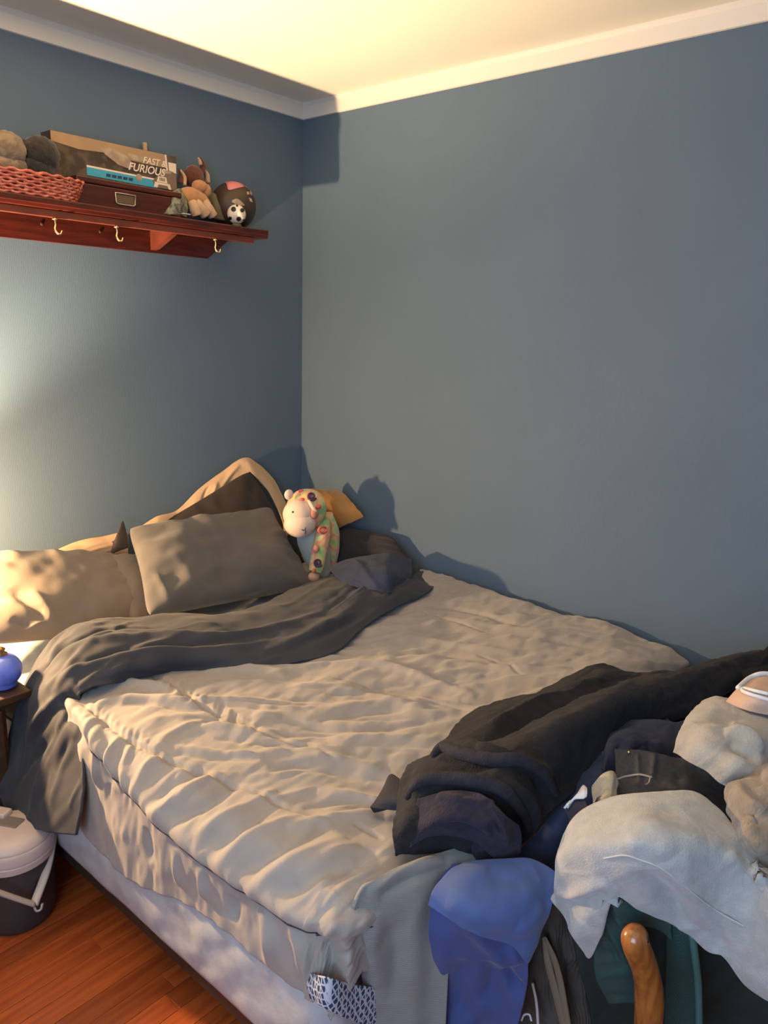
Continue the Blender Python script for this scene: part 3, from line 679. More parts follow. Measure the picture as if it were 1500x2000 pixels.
robe, RP = cloth('fleece_robe', rn, M['robe'], res=(190, 110), thick=.014, noise=.010, nscale=9, fine=.0015,
      folds=[([(850, 1475), (870, 1462), (960, 1485), (1040, 1500), (1075, 1545)], .022, .014), ([(860, 1490), (940, 1500), (1030, 1510), (1060, 1560)], -.016, .012),
             ([(930, 1440), (1010, 1412), (1100, 1370), (1200, 1330)], -.030, .022), ([(890, 1440), (980, 1405), (1080, 1360), (1180, 1318)], .016, .018),
             ([(1040, 1480), (1080, 1440), (1160, 1395), (1260, 1355)], .018, .03), ([(940, 1530), (1000, 1540), (1040, 1590), (1020, 1640)], .018, .012), ([(800, 1560), (830, 1530), (900, 1530), (960, 1545)], .018, .012)],
      rand=(26, [(900, 1500, 10), (1000, 1420, 28), (1200, 1350, 28), (800, 1600, 70), (1020, 1600, -60)], (60, 160), (.004, .010), (.010, .02)),
      label='charcoal fleece robe lying rolled across the foot end of the bed', cat='robe')
RN = grid_normals(RP); MRM = mat('fleece_edge', (.014, .013, .020), .95, (.024, .022, .032), 60, 1.0, 260)
tube('hem_roll', nearest_on(RP, RN, [(842, 1480), (862, 1464), (900, 1474), (960, 1484), (1020, 1492), (1060, 1520), (1088, 1560)])+np.array([0, 0, .006]), [.006, .013, .014, .014, .013, .010, .006], MRM, robe, 12, 60)
tube('hem_roll', nearest_on(RP, RN, [(792, 1560), (820, 1530), (870, 1526), (930, 1528), (985, 1550), (1020, 1590), (1030, 1625)])+np.array([0, 0, .004]), [.006, .012, .013, .013, .014, .012, .006], MRM, robe, 12, 60)
cloth('cuff', [[(815, 1560, .73), (805, 1610, .69), (800, 1655, .64)], [(860, 1545, .755), (855, 1600, .73), (850, 1632, .68)], [(920, 1545, .765), (915, 1600, .735), (925, 1640, .68)],
               [(955, 1560, .765), (960, 1620, .72), (965, 1672, .65)], [(985, 1590, .745), (985, 1640, .69), (990, 1680, .63)], [(1010, 1610, .71), (1015, 1640, .675), (1012, 1660, .645)]],
      M['robe_in'], parent=robe, res=(90, 70), thick=.012, noise=.008, fine=.001,
      folds=[([(850, 1550), (900, 1560), (950, 1570)], .012, .010), ([(870, 1610), (920, 1625), (955, 1640)], -.012, .012), ([(950, 1570), (975, 1610), (990, 1650)], .016, .010), ([(960, 1600), (970, 1640)], -.012, .008)])
cloth('sleeve_end', [[(905, 1625, .66), (915, 1650, .64), (930, 1680, .61)], [(935, 1622, .67), (940, 1660, .65), (945, 1700, .60)], [(965, 1640, .665), (970, 1665, .64), (968, 1698, .60)], [(985, 1655, .65), (985, 1670, .635), (982, 1685, .61)]],
      M['robe_in'], parent=robe, res=(40, 40), thick=.012, noise=.006, fine=.001)
cloth('folded_cloth', [[(722, 1576, .625), (735, 1560, .635), (750, 1540, .64)], [(745, 1580, .63), (755, 1555, .65), (764, 1514, .655)], [(780, 1584, .635), (785, 1560, .66), (790, 1530, .66)], [(800, 1585, .64), (805, 1560, .665), (808, 1535, .66)]],
      mat('slate_cloth', (.018, .018, .028), .85, bump=.4, bscale=250), res=(36, 36), thick=.02, noise=.003, label='small slate blue folded cloth beside the near end of the robe', cat='cloth')
# ================================================================== LAUNDRY PILE BEYOND THE BED FOOT
# navy blanket between robe and sweatshirts
cloth('navy_blanket', [[(1000, 1690, .58), (1040, 1720, .55), (1075, 1760, .50)], [(1040, 1640, .62), (1080, 1660, .60), (1110, 1700, .55)], [(1090, 1570, .65), (1130, 1590, .65), (1160, 1640, .60)],
                       [(1150, 1500, .68), (1180, 1520, .69), (1210, 1580, .64)], [(1185, 1440, .70), (1220, 1450, .72), (1250, 1520, .68)], [(1225, 1420, .70), (1260, 1425, .73), (1290, 1500, .70)], [(1300, 1400, .68), (1335, 1420, .72), (1350, 1480, .70)]],
      M['navy'], res=(120, 60), noise=.010, nscale=12, folds=[([(1060, 1640), (1110, 1580), (1160, 1520)], .014, .014), ([(1080, 1690), (1130, 1630), (1180, 1570)], -.012, .014), ([(1185, 1450), (1200, 1480), (1190, 1510)], -.012, .01)],
      label='navy blue blanket running between the charcoal robe and the grey sweatshirt', cat='blanket')
cloth('purple_shirt', [[(1176, 1500, .71), (1180, 1515, .70), (1185, 1540, .66)], [(1188, 1445, .745), (1192, 1475, .73), (1198, 1520, .68)], [(1225, 1422, .765), (1232, 1450, .75), (1240, 1500, .70)], [(1265, 1424, .77), (1272, 1450, .755), (1280, 1500, .70)],
                       [(1300, 1415, .77), (1310, 1450, .75), (1320, 1500, .70)], [(1350, 1405, .77), (1360, 1450, .74), (1370, 1500, .70)]],
      M['purple'], res=(90, 50), noise=.008, nscale=16, folds=[([(1205, 1440), (1212, 1460), (1205, 1480)], -.012, .010), ([(1262, 1430), (1268, 1460), (1275, 1480)], -.012, .010), ([(1230, 1435), (1245, 1460)], .010, .012)],
      label='dark purple shirt crumpled above the charcoal jeans', cat='shirt')
jeans, JP = cloth('jeans', [[(1200, 1462, .775), (1202, 1500, .765), (1205, 1580, .74)], [(1245, 1462, .785), (1248, 1510, .775), (1252, 1590, .75)], [(1290, 1468, .79), (1292, 1520, .78), (1300, 1590, .75)], [(1330, 1475, .79), (1340, 1530, .78), (1345, 1600, .75)],
                  [(1370, 1480, .79), (1385, 1540, .775), (1390, 1610, .75)], [(1400, 1495, .785), (1420, 1560, .77), (1425, 1640, .74)], [(1425, 1530, .77), (1445, 1590, .76), (1450, 1660, .73)]],
      M['denim'], res=(110, 60), noise=.006, nscale=14, thick=.006, folds=[([(1277, 1465), (1276, 1490), (1272, 1520)], .008, .005), ([(1244, 1462), (1246, 1500), (1248, 1540)], .005, .004), ([(1290, 1525), (1330, 1545), (1380, 1560)], .010, .012), ([(1330, 1480), (1370, 1490), (1400, 1510)], .008, .012), ([(1325, 1500), (1320, 1540)], -.006, .01)],
      label='charcoal denim jeans waistband folded under the large grey sweatshirt', cat='jeans')
JN = grid_normals(JP)
tube('stitching', nearest_on(JP, JN, [(1204, 1520), (1225, 1514), (1250, 1512), (1275, 1516)]), .0022, M['stitch'], jeans, 6, 24)
tube('stitching', nearest_on(JP, JN, [(1268, 1518), (1266, 1526), (1262, 1530)]), .0016, M['stitch'], jeans, 6, 10)
blob('rivet', nearest_on(JP, JN, [(1225, 1470)])[0]+np.array([0, -.002, .004]), (.003, .003, .003), M['brass'], jeans, sub=2)
cloth('towel', [[(1150, 1590, .74), (1152, 1560, .755), (1160, 1535, .755)], [(1165, 1592, .76), (1170, 1560, .79), (1178, 1515, .785)], [(1190, 1588, .765), (1195, 1555, .795), (1195, 1506, .79)], [(1208, 1580, .76), (1207, 1550, .78), (1205, 1515, .775)]],
      M['cream_sock'], res=(50, 50), noise=.006, nscale=18, thick=.012, folds=[([(1160, 1560), (1180, 1555), (1200, 1560)], .008, .008), ([(1165, 1575), (1185, 1580)], -.007, .008)],
      label='cream terry towel lump beside the white-trimmed dark garment', cat='towel')
gt, _ = cloth('polo_shirt', [[(1105, 1580, .72), (1112, 1605, .715), (1108, 1645, .69)], [(1122, 1562, .74), (1128, 1590, .735), (1135, 1630, .72)], [(1140, 1550, .75), (1148, 1580, .75), (1158, 1610, .73)]],
      M['purple'], res=(36, 36), noise=.004, nscale=20, thick=.008, label='dark garment with a white collar edge tucked between the navy blanket and grey sweatshirt', cat='shirt')
cloth('collar', [[(1103, 1580, .728), (1106, 1577, .732), (1110, 1574, .73)], [(1120, 1562, .748), (1122, 1556, .752), (1126, 1552, .748)], [(1138, 1560, .757), (1138, 1545, .765), (1138, 1534, .76)], [(1146, 1556, .76), (1147, 1545, .765), (1146, 1538, .76)]],
      M['white_cloth'], parent=gt, res=(30, 16), noise=.001, thick=.004)
# large grey sweatshirt
sn = [[(1098, 1628, .74), (1082, 1672, .72), (1080, 1715, .69), (1082, 1745, .66), (1090, 1772, .63)],
      [(1115, 1598, .77), (1112, 1650, .77), (1108, 1705, .72), (1105, 1755, .655), (1112, 1808, .585)],
      [(1150, 1575, .79), (1150, 1640, .80), (1145, 1700, .75), (1140, 1765, .675), (1140, 1850, .56)],
      [(1200, 1560, .81), (1200, 1630, .83), (1190, 1690, .78), (1170, 1755, .70), (1158, 1862, .56)],
      [(1245, 1555, .825), (1245, 1630, .85), (1235, 1690, .80), (1215, 1730, .745), (1196, 1752, .71)],
      [(1300, 1550, .83), (1300, 1640, .85), (1290, 1700, .80), (1270, 1745, .74), (1255, 1772, .70)],
      [(1355, 1550, .83), (1360, 1640, .84), (1350, 1715, .78), (1335, 1780, .71), (1320, 1808, .67)],
      [(1405, 1582, .82), (1420, 1660, .82), (1410, 1740, .76), (1390, 1820, .68), (1378, 1855, .64)],
      [(1438, 1620, .81), (1468, 1695, .80), (1460, 1780, .74), (1430, 1850, .67), (1412, 1872, .64)],
      [(1478, 1672, .80), (1505, 1750, .79), (1500, 1840, .72), (1475, 1910, .64), (1460, 1925, .61)],
      [(1570, 1740, .79), (1570, 1820, .77), (1560, 1890, .71), (1540, 1940, .64), (1530, 1960, .61)]]
sweat, SP = cloth('sweatshirt', sn, M['sweat'], res=(170, 120), thick=.014, noise=.007, nscale=7, fine=.0006,
      folds=[([(1085, 1745), (1110, 1752), (1150, 1738), (1190, 1728)], .011, .012), ([(1100, 1764), (1130, 1766), (1180, 1748)], -.009, .011), ([(1270, 1700), (1310, 1760), (1345, 1815)], -.022, .02), ([(1310, 1680), (1350, 1750), (1385, 1820)], .016, .022),
             ([(1390, 1810), (1405, 1845), (1415, 1870)], -.007, .011), ([(1420, 1690), (1450, 1740), (1480, 1765)], -.007, .022), ([(1220, 1600), (1300, 1620), (1380, 1640)], .008, .03), ([(1130, 1790), (1140, 1830)], .010, .012)],
      rand=(18, [(1200, 1640, 12), (1350, 1700, -50), (1450, 1800, -55), (1120, 1780, -70)], (60, 140), (.003, .006), (.015, .03)),
      label='large light grey fleece sweatshirt draped over the pile above the green bag', cat='sweatshirt')
tube('seam', nearest_on(SP, grid_normals(SP), [(1175, 1680), (1215, 1675), (1245, 1680), (1290, 1700), (1350, 1745), (1400, 1782), (1452, 1812)])+np.array([0, -.001, .002]), .0016, mat('pale_seam', (.52, .50, .47), .9), sweat, 6, 60)
cloth('fleece_pullover', [[(1326, 1470, .83), (1330, 1440, .86), (1345, 1400, .87), (1370, 1372, .86)], [(1345, 1485, .84), (1370, 1450, .88), (1385, 1405, .89), (1400, 1360, .87)], [(1380, 1505, .84), (1410, 1470, .88), (1430, 1415, .89), (1440, 1368, .87)],
                     [(1415, 1535, .83), (1450, 1490, .88), (1475, 1430, .89), (1490, 1375, .87)], [(1470, 1550, .82), (1500, 1500, .86), (1520, 1440, .87), (1540, 1385, .86)], [(1530, 1560, .80), (1550, 1510, .84), (1560, 1450, .86), (1580, 1395, .85)]],
      M['fleece_lt'], res=(90, 80), thick=.014, noise=.008, nscale=9, fine=.001, folds=[([(1410, 1435), (1450, 1440), (1490, 1465)], .022, .014), ([(1420, 1455), (1450, 1465), (1480, 1485)], -.020, .012), ([(1360, 1420), (1400, 1410), (1430, 1420)], -.010, .02)],
      label='oatmeal fleece top heaped at the right above the khaki fleece', cat='top')
cloth('fleece_jacket', [[(1420, 1560, .83), (1418, 1600, .82), (1440, 1650, .80), (1500, 1710, .77)], [(1428, 1530, .85), (1440, 1590, .86), (1470, 1640, .84), (1520, 1690, .80)], [(1460, 1510, .86), (1475, 1560, .88), (1500, 1610, .86), (1540, 1660, .82)],
                        [(1480, 1482, .87), (1505, 1530, .89), (1530, 1580, .87), (1570, 1630, .83)], [(1530, 1470, .87), (1550, 1510, .88), (1580, 1560, .86), (1610, 1600, .82)]],
      M['fleece_tan'], res=(90, 80), thick=.012, noise=.012, nscale=16, fine=.001, folds=[([(1440, 1530), (1460, 1560), (1500, 1580)], .014, .012), ([(1430, 1580), (1470, 1590), (1500, 1620)], -.014, .012), ([(1450, 1620), (1480, 1650), (1500, 1660)], .012, .012), ([(1470, 1500), (1490, 1530)], -.012, .01)],
      label='khaki fleece jacket crumpled at the right edge of the pile', cat='jacket')
pk, PP = cloth('peach_shirt', [[(1418, 1372, .88), (1440, 1345, .90), (1465, 1325, .90)], [(1450, 1385, .89), (1465, 1355, .915), (1485, 1318, .91)], [(1490, 1395, .89), (1500, 1360, .92), (1510, 1316, .91)], [(1540, 1400, .89), (1545, 1360, .92), (1550, 1320, .91)]],
      M['pink_cloth'], res=(50, 40), noise=.004, thick=.008, label='peach shirt with white piping on top of the pile at the right edge', cat='shirt')
PN = grid_normals(PP)
tube('piping', nearest_on(PP, PN, [(1440, 1345), (1460, 1325), (1485, 1318), (1510, 1318)])+np.array([0, 0, .004]), .005, M['white_cloth'], pk, 8, 30)
tube('piping', nearest_on(PP, PN, [(1530, 1378), (1500, 1368), (1465, 1358), (1448, 1352), (1452, 1346), (1475, 1352), (1500, 1358)])+np.array([0, 0, .004]), .004, M['white_cloth'], pk, 8, 40)
# dark case behind at the wall
box('storage_case', (-.36, -2.62, .635), (-.02, -2.12, .70), M['black_cloth'], None, .01)
tag(bpy.data.objects['storage_case'], 'flat black case against the right wall behind the laundry pile', 'case')
# chest the pile lies on
def lumpy_box(name, x0, x1, y0, y1, z0, z1, m, amp=.015, k=18, pw=5.0, parent=None, seed=0):
    bm = bmesh.new(); bmesh.ops.create_cube(bm, size=2); bmesh.ops.subdivide_edges(bm, edges=bm.edges[:], cuts=k, use_grid_fill=True)
    c = Vector(((x0+x1)/2, (y0+y1)/2, (z0+z1)/2)); s = Vector(((x1-x0)/2, (y1-y0)/2, (z1-z0)/2))
    for v in bm.verts:
        p = v.co; L = (abs(p.x)**pw+abs(p.y)**pw+abs(p.z)**pw)**(1/pw); q = p/L
        d = 1+amp*2*(float(fnoise(q.x*2.2+seed+q.z, q.y*2.2+q.z*1.7, 3)))/max(s)
        v.co = Vector((q.x*s.x, q.y*s.y, q.z*s.z))*d+c
        if v.co.z < z0: v.co.z = z0
    return from_bm(name, bm, m, parent)
def quad_hull(name, pts_bottom, pts_top, m): pass
hamper = lumpy_box('laundry_bag', -.95, -.03, -2.58, -1.93, FZ, .62, M['black_cloth'], .02, 16)
tag(hamper, 'black cloth laundry bag under the heap of clothes beyond the bed foot', 'bag')
# ---- green bag with webbing
gb = thing('backpack', 'green nylon backpack standing under the grey sweatshirt', 'backpack', tuple(A(1240, 2100, z=0)*np.array([1, 1, 0])+np.array([0, 0, FZ])))
def gnet(name, net, m, par, **k):
    o, q = cloth(name, net, m, **k); child(o, par); return o, q
gnet('pocket', [[(1168, 1800, .58), (1160, 1850, .52), (1162, 1900, .46), (1190, 1960, .38)], [(1190, 1755, .66), (1185, 1830, .57), (1190, 1890, .49), (1210, 1960, .40)],
                [(1225, 1745, .69), (1215, 1830, .58), (1218, 1890, .50), (1235, 1960, .40)], [(1265, 1760, .67), (1250, 1820, .58), (1245, 1890, .49), (1260, 1960, .39)]], M['green'], gb, res=(60, 60), noise=.004, thick=.01,
     folds=[([(1175, 1790), (1200, 1840), (1225, 1880)], .006, .006), ([(1172, 1820), (1195, 1860), (1215, 1900)], -.006, .006), ([(1195, 1780), (1215, 1810), (1230, 1815)], .008, .006)])
gnet('flap', [[(1190, 1755, .70), (1200, 1780, .675), (1218, 1808, .64)], [(1225, 1735, .73), (1232, 1770, .69), (1240, 1810, .64)], [(1270, 1750, .71), (1275, 1785, .67), (1278, 1815, .63)], [(1310, 1785, .68), (1312, 1810, .64), (1312, 1835, .61)]], M['green'], gb, res=(40, 30), noise=.004, thick=.01)
gnet('body', [[(1120, 1790, .50), (1130, 1880, .42), (1150, 1960, .33), (1165, 2060, .22)], [(1190, 1800, .53), (1200, 1880, .44), (1220, 1960, .34), (1240, 2060, .22)], [(1260, 1800, .54), (1270, 1880, .45), (1280, 1960, .35), (1300, 2060, .23)], [(1340, 1800, .54), (1350, 1880, .46), (1360, 1960, .36), (1370, 2060, .24)], [(1420, 1830, .52), (1430, 1900, .44), (1440, 1970, .36), (1450, 2060, .25)], [(1530, 1880, .50), (1540, 1950, .42), (1550, 2010, .36), (1560, 2060, .30)]],
     M['green_dk'], gb, res=(80, 60), noise=.012, nscale=8, thick=.01)
gnet('strap', [[(1300, 1800, .64), (1302, 1850, .575), (1300, 1920, .48), (1296, 2040, .34)], [(1330, 1815, .635), (1332, 1870, .57), (1330, 1930, .48), (1326, 2040, .35)], [(1362, 1835, .62), (1364, 1880, .56), (1366, 1940, .475), (1364, 2040, .355)]],
     M['green_web'], gb, res=(30, 60), noise=.001, thick=.006)
q = [pt((1352, 1825, .64)), pt((1358, 1870, .59)), pt((1364, 1930, .505)), pt((1366, 2040, .375))]
child(tube('strap_edge', q, .0062, M['green_edge'], None, 10, 40), gb)
# wooden cane
cn = thing('walking_cane', 'varnished orange wood walking cane leaning by the green backpack', 'cane', tuple(A(1270, 2160, z=0)*np.array([1, 1, 0])+np.array([0, 0, FZ])))
cp = [pt((1248, 1824, .67)), pt((1240, 1832, .672)), pt((1244, 1850, .652)), pt((1256, 1880, .61)), pt((1265, 1915, .565)), pt((1268, 1955, .515)), pt((1266, 2000, .46)), pt((1264, 2080, .36)), pt((1262, 2200, .22))]
child(tube('stick', cp, [.016, .021, .022, .0215, .022, .024, .023, .020, .016], M['cane'], None, 20, 90), cn)
gr = [pt((1262, 1870, .635)), pt((1275, 1895, .60)), pt((1278, 1920, .565)), pt((1266, 1908, .580))]
child(tube('carved_groove', gr, [.002, .005, .004, .002], mat('groove_brown', (.10, .03, .01), .5), None, 8, 20), cn)
# brown canvas bag with straps at bottom centre
bb = thing('canvas_bag', 'brown canvas bag with tan straps standing between the blue sheets and the green backpack', 'bag', tuple(A(1090, 2150, z=0)*np.array([1, 1, 0])+np.array([0, 0, FZ])))
gnet('body', [[(1030, 1840, .40), (1010, 1920, .32), (1000, 2000, .24), (990, 2080, .16)], [(1060, 1780, .50), (1050, 1860, .41), (1050, 1950, .31), (1060, 2080, .18)], [(1090, 1770, .53), (1090, 1860, .43), (1100, 1950, .33), (1115, 2080, .19)], [(1115, 1800, .49), (1130, 1870, .41), (1150, 1960, .31), (1170, 2080, .18)]],
     M['brown_canvas'], bb, res=(60, 60), noise=.006, nscale=14, thick=.012, folds=[([(1070, 1800), (1085, 1880), (1110, 1990)], .010, .010), ([(1050, 1850), (1070, 1930), (1085, 2000)], -.010, .010), ([(1095, 1830), (1115, 1900), (1135, 1990)], -.010, .010)])
for a_s in (((1062, 1832, .47), (1070, 1880, .42), (1084, 1935, .36), (1104, 2020, .28)), ((1064, 1830, .475), (1080, 1870, .435), (1092, 1915, .385), (1110, 2010, .295))):
    child(tube('strap', [pt(q) for q in a_s], [.004, .009, .010, .008], M['tan_web'], None, 8, 40, flat=.35), bb)
for a_s in (((1040, 1920, .36), (1048, 1960, .32), (1052, 2020, .27)),):
    child(tube('zip_cord', [pt(q) for q in a_s], .003, M['handle'], None, 6, 20), bb)
child(tube('ring', [pt((1018, 1994, .30)), pt((1024, 1982, .31)), pt((1034, 1982, .31)), pt((1038, 1994, .30))], .002, M['white_cloth'], None, 6, 20), bb)
# ================================================================== BLUE SHEETS AND PALE CLOTH AT THE FOOT
cloth('pale_blanket', [[(690, 1772, .60), (700, 1830, .52), (705, 1890, .44), (715, 1960, .36), (740, 2030, .28)], [(712, 1730, .63), (730, 1790, .57), (735, 1860, .48), (745, 1940, .38), (770, 2030, .28)],
                       [(760, 1700, .635), (775, 1750, .60), (780, 1830, .51), (785, 1920, .40), (800, 2030, .28)], [(830, 1675, .635), (830, 1710, .62), (815, 1790, .55), (812, 1900, .42), (815, 2030, .28)],
                       [(905, 1655, .63), (900, 1680, .62), (860, 1730, .58), (845, 1850, .46), (840, 2030, .27)], [(960, 1660, .62), (940, 1690, .61), (900, 1740, .57), (880, 1850, .46), (870, 2030, .27)]],
      M['ribbed'], res=(80, 110), noise=.006, thick=.008, folds=[([(720, 1740), (780, 1705), (870, 1675)], .012, .012), ([(740, 1755), (800, 1715), (880, 1690)], -.010, .010), ([(735, 1780), (725, 1850), (740, 1930)], .012, .018), ([(770, 1800), (775, 1880), (765, 1960)], -.010, .016)],
      label='pale grey ribbed blanket hanging over the bed foot beside the comforter', cat='blanket')
cloth('blue_sheet', [[(812, 1700, .61), (812, 1780, .54), (808, 1860, .44), (815, 1940, .34), (825, 2040, .24)], [(860, 1690, .62), (862, 1770, .555), (862, 1850, .46), (866, 1940, .35), (870, 2040, .24)],
                     [(920, 1690, .62), (920, 1780, .56), (925, 1860, .47), (925, 1940, .37), (925, 2040, .25)], [(980, 1720, .60), (985, 1800, .545), (985, 1870, .47), (980, 1940, .38), (975, 2040, .26)],
                     [(1020, 1760, .56), (1028, 1830, .51), (1032, 1890, .45), (1025, 1950, .38), (1005, 2020, .30)]],
      M['royal'], res=(90, 100), noise=.010, nscale=9, thick=.008, folds=[([(900, 1760), (940, 1830), (990, 1900)], .012, .016), ([(900, 1870), (890, 1940), (900, 1990)], -.012, .018), ([(950, 1880), (960, 1920), (945, 1970)], -.016, .016), ([(985, 1890), (1000, 1920), (1020, 1930)], -.014, .010), ([(860, 1800), (870, 1880), (860, 1960)], .010, .02), ([(1000, 1850), (1015, 1890)], .010, .01)],
      rand=(16, [(860, 1850, 80), (950, 1850, -50), (900, 1720, 25)], (60, 140), (.003, .007), (.012, .02)),
      label='royal blue sheet hanging down over the bed foot', cat='sheet')
sh2, S2 = cloth('blue_pillowcase', [[(836, 1768, .61), (850, 1735, .63), (880, 1700, .645), (905, 1685, .65)], [(885, 1797, .60), (900, 1760, .635), (920, 1710, .655), (935, 1682, .655)], [(950, 1828, .575), (960, 1780, .62), (975, 1720, .65), (980, 1680, .655)],
                          [(1000, 1850, .55), (1015, 1800, .60), (1030, 1735, .64), (1040, 1682, .65)], [(1034, 1885, .51), (1045, 1830, .56), (1062, 1760, .61), (1078, 1700, .64)], [(1050, 1850, .53), (1060, 1810, .56), (1075, 1770, .60), (1090, 1715, .63)]],
      M['blue'], res=(100, 70), noise=.008, nscale=9, thick=.010, folds=[([(950, 1700), (1000, 1720), (1050, 1710)], -.008, .02), ([(870, 1760), (940, 1780), (1010, 1800)], .007, .02), ([(1000, 1830), (1040, 1800), (1060, 1760)], .008, .016)],
      label='mid blue pillowcase lying folded on top of the royal blue sheet', cat='pillowcase')
# ================================================================== WATER JUG
JX, JY, JR = -1.772, -.815, .094
jug = thing('water_jug', 'charcoal insulated water jug with a blush lid standing on the floor beside the bed', 'jug', (JX, JY, FZ))
child(lathe('body', [(JR*.86, 0), (JR*.9, .004), (JR*.97, .02), (JR, .05), (JR, .17), (JR*.98, .182)], M['cooler'], loc=(JX, JY, FZ), split=40), jug)
child(lathe('collar', [(JR*.99, .180), (JR*1.04, .184), (JR*1.05, .200), (JR*1.03, .202), (JR*1.03, .205), (JR*1.05, .207), (JR*1.05, .228), (JR*1.02, .234)], M['cooler_lid'], loc=(JX, JY, FZ), split=40), jug)
bm = bmesh.new()
child(lathe('lid', [(JR*1.0, .231), (JR*.98, .240), (JR*.90, .250), (JR*.75, .258), (JR*.5, .263), (.01, .265)], M['cooler_lid'], loc=(JX, JY, FZ)), jug)
sp_rot = Matrix.Rotation(.5, 3, 'Z')
child(box('spout_recess', (JX-.020, JY-.02, FZ+.252), (JX+.020, JY+.05, FZ+.268), mat('spout_grey', (.20, .17, .15), .5), None, .004, sp_rot), jug)
child(box('spout_cap', (JX-.018, JY+.035, FZ+.255), (JX+.018, JY+.080, FZ+.278), M['cooler_lid'], None, .006, sp_rot), jug)
h0 = A(105, 1657, y=JY-.06); hm = A(66, 1770, y=JY-.15)
def strap_tube(nm, pts, w, par):
    return child(tube(nm, pts, w, M['handle'], None, 8, 30, flat=.45), par)
pR = np.array([JX+.098, JY-.02, FZ+.212]); pL = np.array([JX-.098, JY+.02, FZ+.212])
bR = A(66, 1768, y=JY-.13); bL = A(-58, 1722, y=JY-.11)
strap_tube('handle', [pR, pR*.5+bR*.5+np.array([.004, -.01, 0]), bR], .011, jug); strap_tube('handle', [bR+np.array([0, 0, .003]), bR*.5+bL*.5, bL], .012, jug)
strap_tube('handle', [bL, pL], .011, jug)
strap_tube('handle_hook', [bR, bR+np.array([.002, -.006, -.014]), bR+np.array([.012, -.01, -.014]), bR+np.array([.018, -.008, -.002])], .006, jug)
# ================================================================== NIGHTSTAND, BLUE JAR, LAMP
NX0, NX1, NY0, NY1, NZ = -2.25, -1.632, -.665, -.03, .60
ns = thing('nightstand', 'dark wooden nightstand beside the head of the bed', 'nightstand', ((NX0+NX1)/2, (NY0+NY1)/2, FZ))
child(box('top_board', (NX0-.01, NY0-.01, NZ-.022), (NX1, NY1, NZ), M['night'], None, .004), ns)
child(box('carcass', (NX0, NY0+.012, .12), (NX1-.063, NY1, NZ-.023), M['night'], None, .003), ns)
for k, (za, zb) in enumerate(((.35, .565), (.135, .34))):
    d = child(box('drawer', (NX0+.015, NY0-.004, za), (NX1-.078, NY0+.011, zb), M['night'], None, .003), ns)
    kn = lathe('knob', [(.006, 0), (.006, .012), (.013, .018), (.012, .026), (.004, .03)], M['gold'], loc=((NX0+NX1)/2, NY0-.004, (za+zb)/2), rot=Matrix.Rotation(PI/2, 3, 'X'), seg=20)
    kn.parent = d
for x in (NX0+.03, NX1-.093):
    for y in (NY0+.04, NY1-.03): child(lathe('leg', [(.014, .06), (.018, .12)], M['night'], loc=(x, y, 0), seg=12), ns)
jc = np.array([-1.676, -.602, NZ])
jar = thing('ceramic_jar', 'round blue ceramic jar with a small gold stopper on the nightstand', 'jar', tuple(jc))
R0 = .052
prof = [(R0*.55, 0), (R0*.75, .006)]+[(R0*math.sin(a), R0*.92-R0*.92*math.cos(a)) for a in np.linspace(.8, PI-.30, 18)]
child(lathe('body', prof, M['jar'], loc=tuple(jc)), jar)
child(lathe('stopper', [(.016, R0*1.78), (.018, R0*1.86), (.010, R0*1.95), (.014, R0*2.10), (.006, R0*2.22)], M['gold'], loc=tuple(jc), seg=20), jar)
lc = np.array([LAMP[0], LAMP[1], NZ])
lp = thing('table_lamp', 'lit lamp with a bare bulb on a brass stem at the back of the nightstand', 'lamp', tuple(lc))
child(lathe('base', [(.06, 0), (.062, .008), (.05, .018), (.02, .028), (.012, .04)], M['gold'], loc=tuple(lc), seg=28), lp)
child(lathe('pole', [(.007, .03), (.007, .25), (.016, .252), (.016, .285), (.012, .288)], M['gold'], loc=tuple(lc), seg=20), lp)
gl = bpy.data.materials.new('bulb_glass'); gl.use_nodes = True
_t = gl.node_tree; _t.nodes.clear(); _o = _t.nodes.new('ShaderNodeOutputMaterial'); _tr = _t.nodes.new('ShaderNodeBsdfTransparent'); _em = _t.nodes.new('ShaderNodeEmission'); _ad = _t.nodes.new('ShaderNodeAddShader')
_em.inputs[0].default_value = (1, .7, .4, 1); _em.inputs[1].default_value = 6; _t.links.new(_tr.outputs[0], _ad.inputs[0]); _t.links.new(_em.outputs[0], _ad.inputs[1]); _t.links.new(_ad.outputs[0], _o.inputs[0])
child(blob('bulb', LAMP, (.032, .032, .040), gl, sub=3), lp)
# ================================================================== WALL SHELF
SD = .23; SX1 = -.397; SX0 = -2.6; SZ0, SZ1 = 1.905, 1.937
sh = thing('wall_shelf', 'long dark mahogany wall shelf with brass hooks high on the wall', 'shelf', (-1.4, -.1, SZ0))
bm = bmesh.new()
prof = [(0, SZ0), (-SD+.012, SZ0), (-SD+.004, SZ0+.003), (-SD+.002, SZ0+.012), (-SD, SZ0+.014), (-SD, SZ1-.004), (-SD+.004, SZ1), (0, SZ1)]
A2 = [[bm.verts.new((x, y, z)) for y, z in prof] for x in (SX0, SX1)]
k = len(prof)
for j in range(k): bm.faces.new((A2[0][j], A2[0][(j+1) % k], A2[1][(j+1) % k], A2[1][j]))
bm.faces.new(A2[0]); bm.faces.new(A2[1]); bmesh.ops.recalc_face_normals(bm, faces=bm.faces[:])
child(from_bm('top_board', bm, M['shelf'], smooth=False), sh)
bm = bmesh.new()                                          # back board with a slanted end
o4 = [(SX0, 1.829), (-.53, 1.829), (-.43, SZ0-.001), (SX0, SZ0-.001)]
f0 = [bm.verts.new((x, -.022, z)) for x, z in o4]; f1 = [bm.verts.new((x, 0, z)) for x, z in o4]
bm.faces.new(f0); bm.faces.new(f1[::-1])
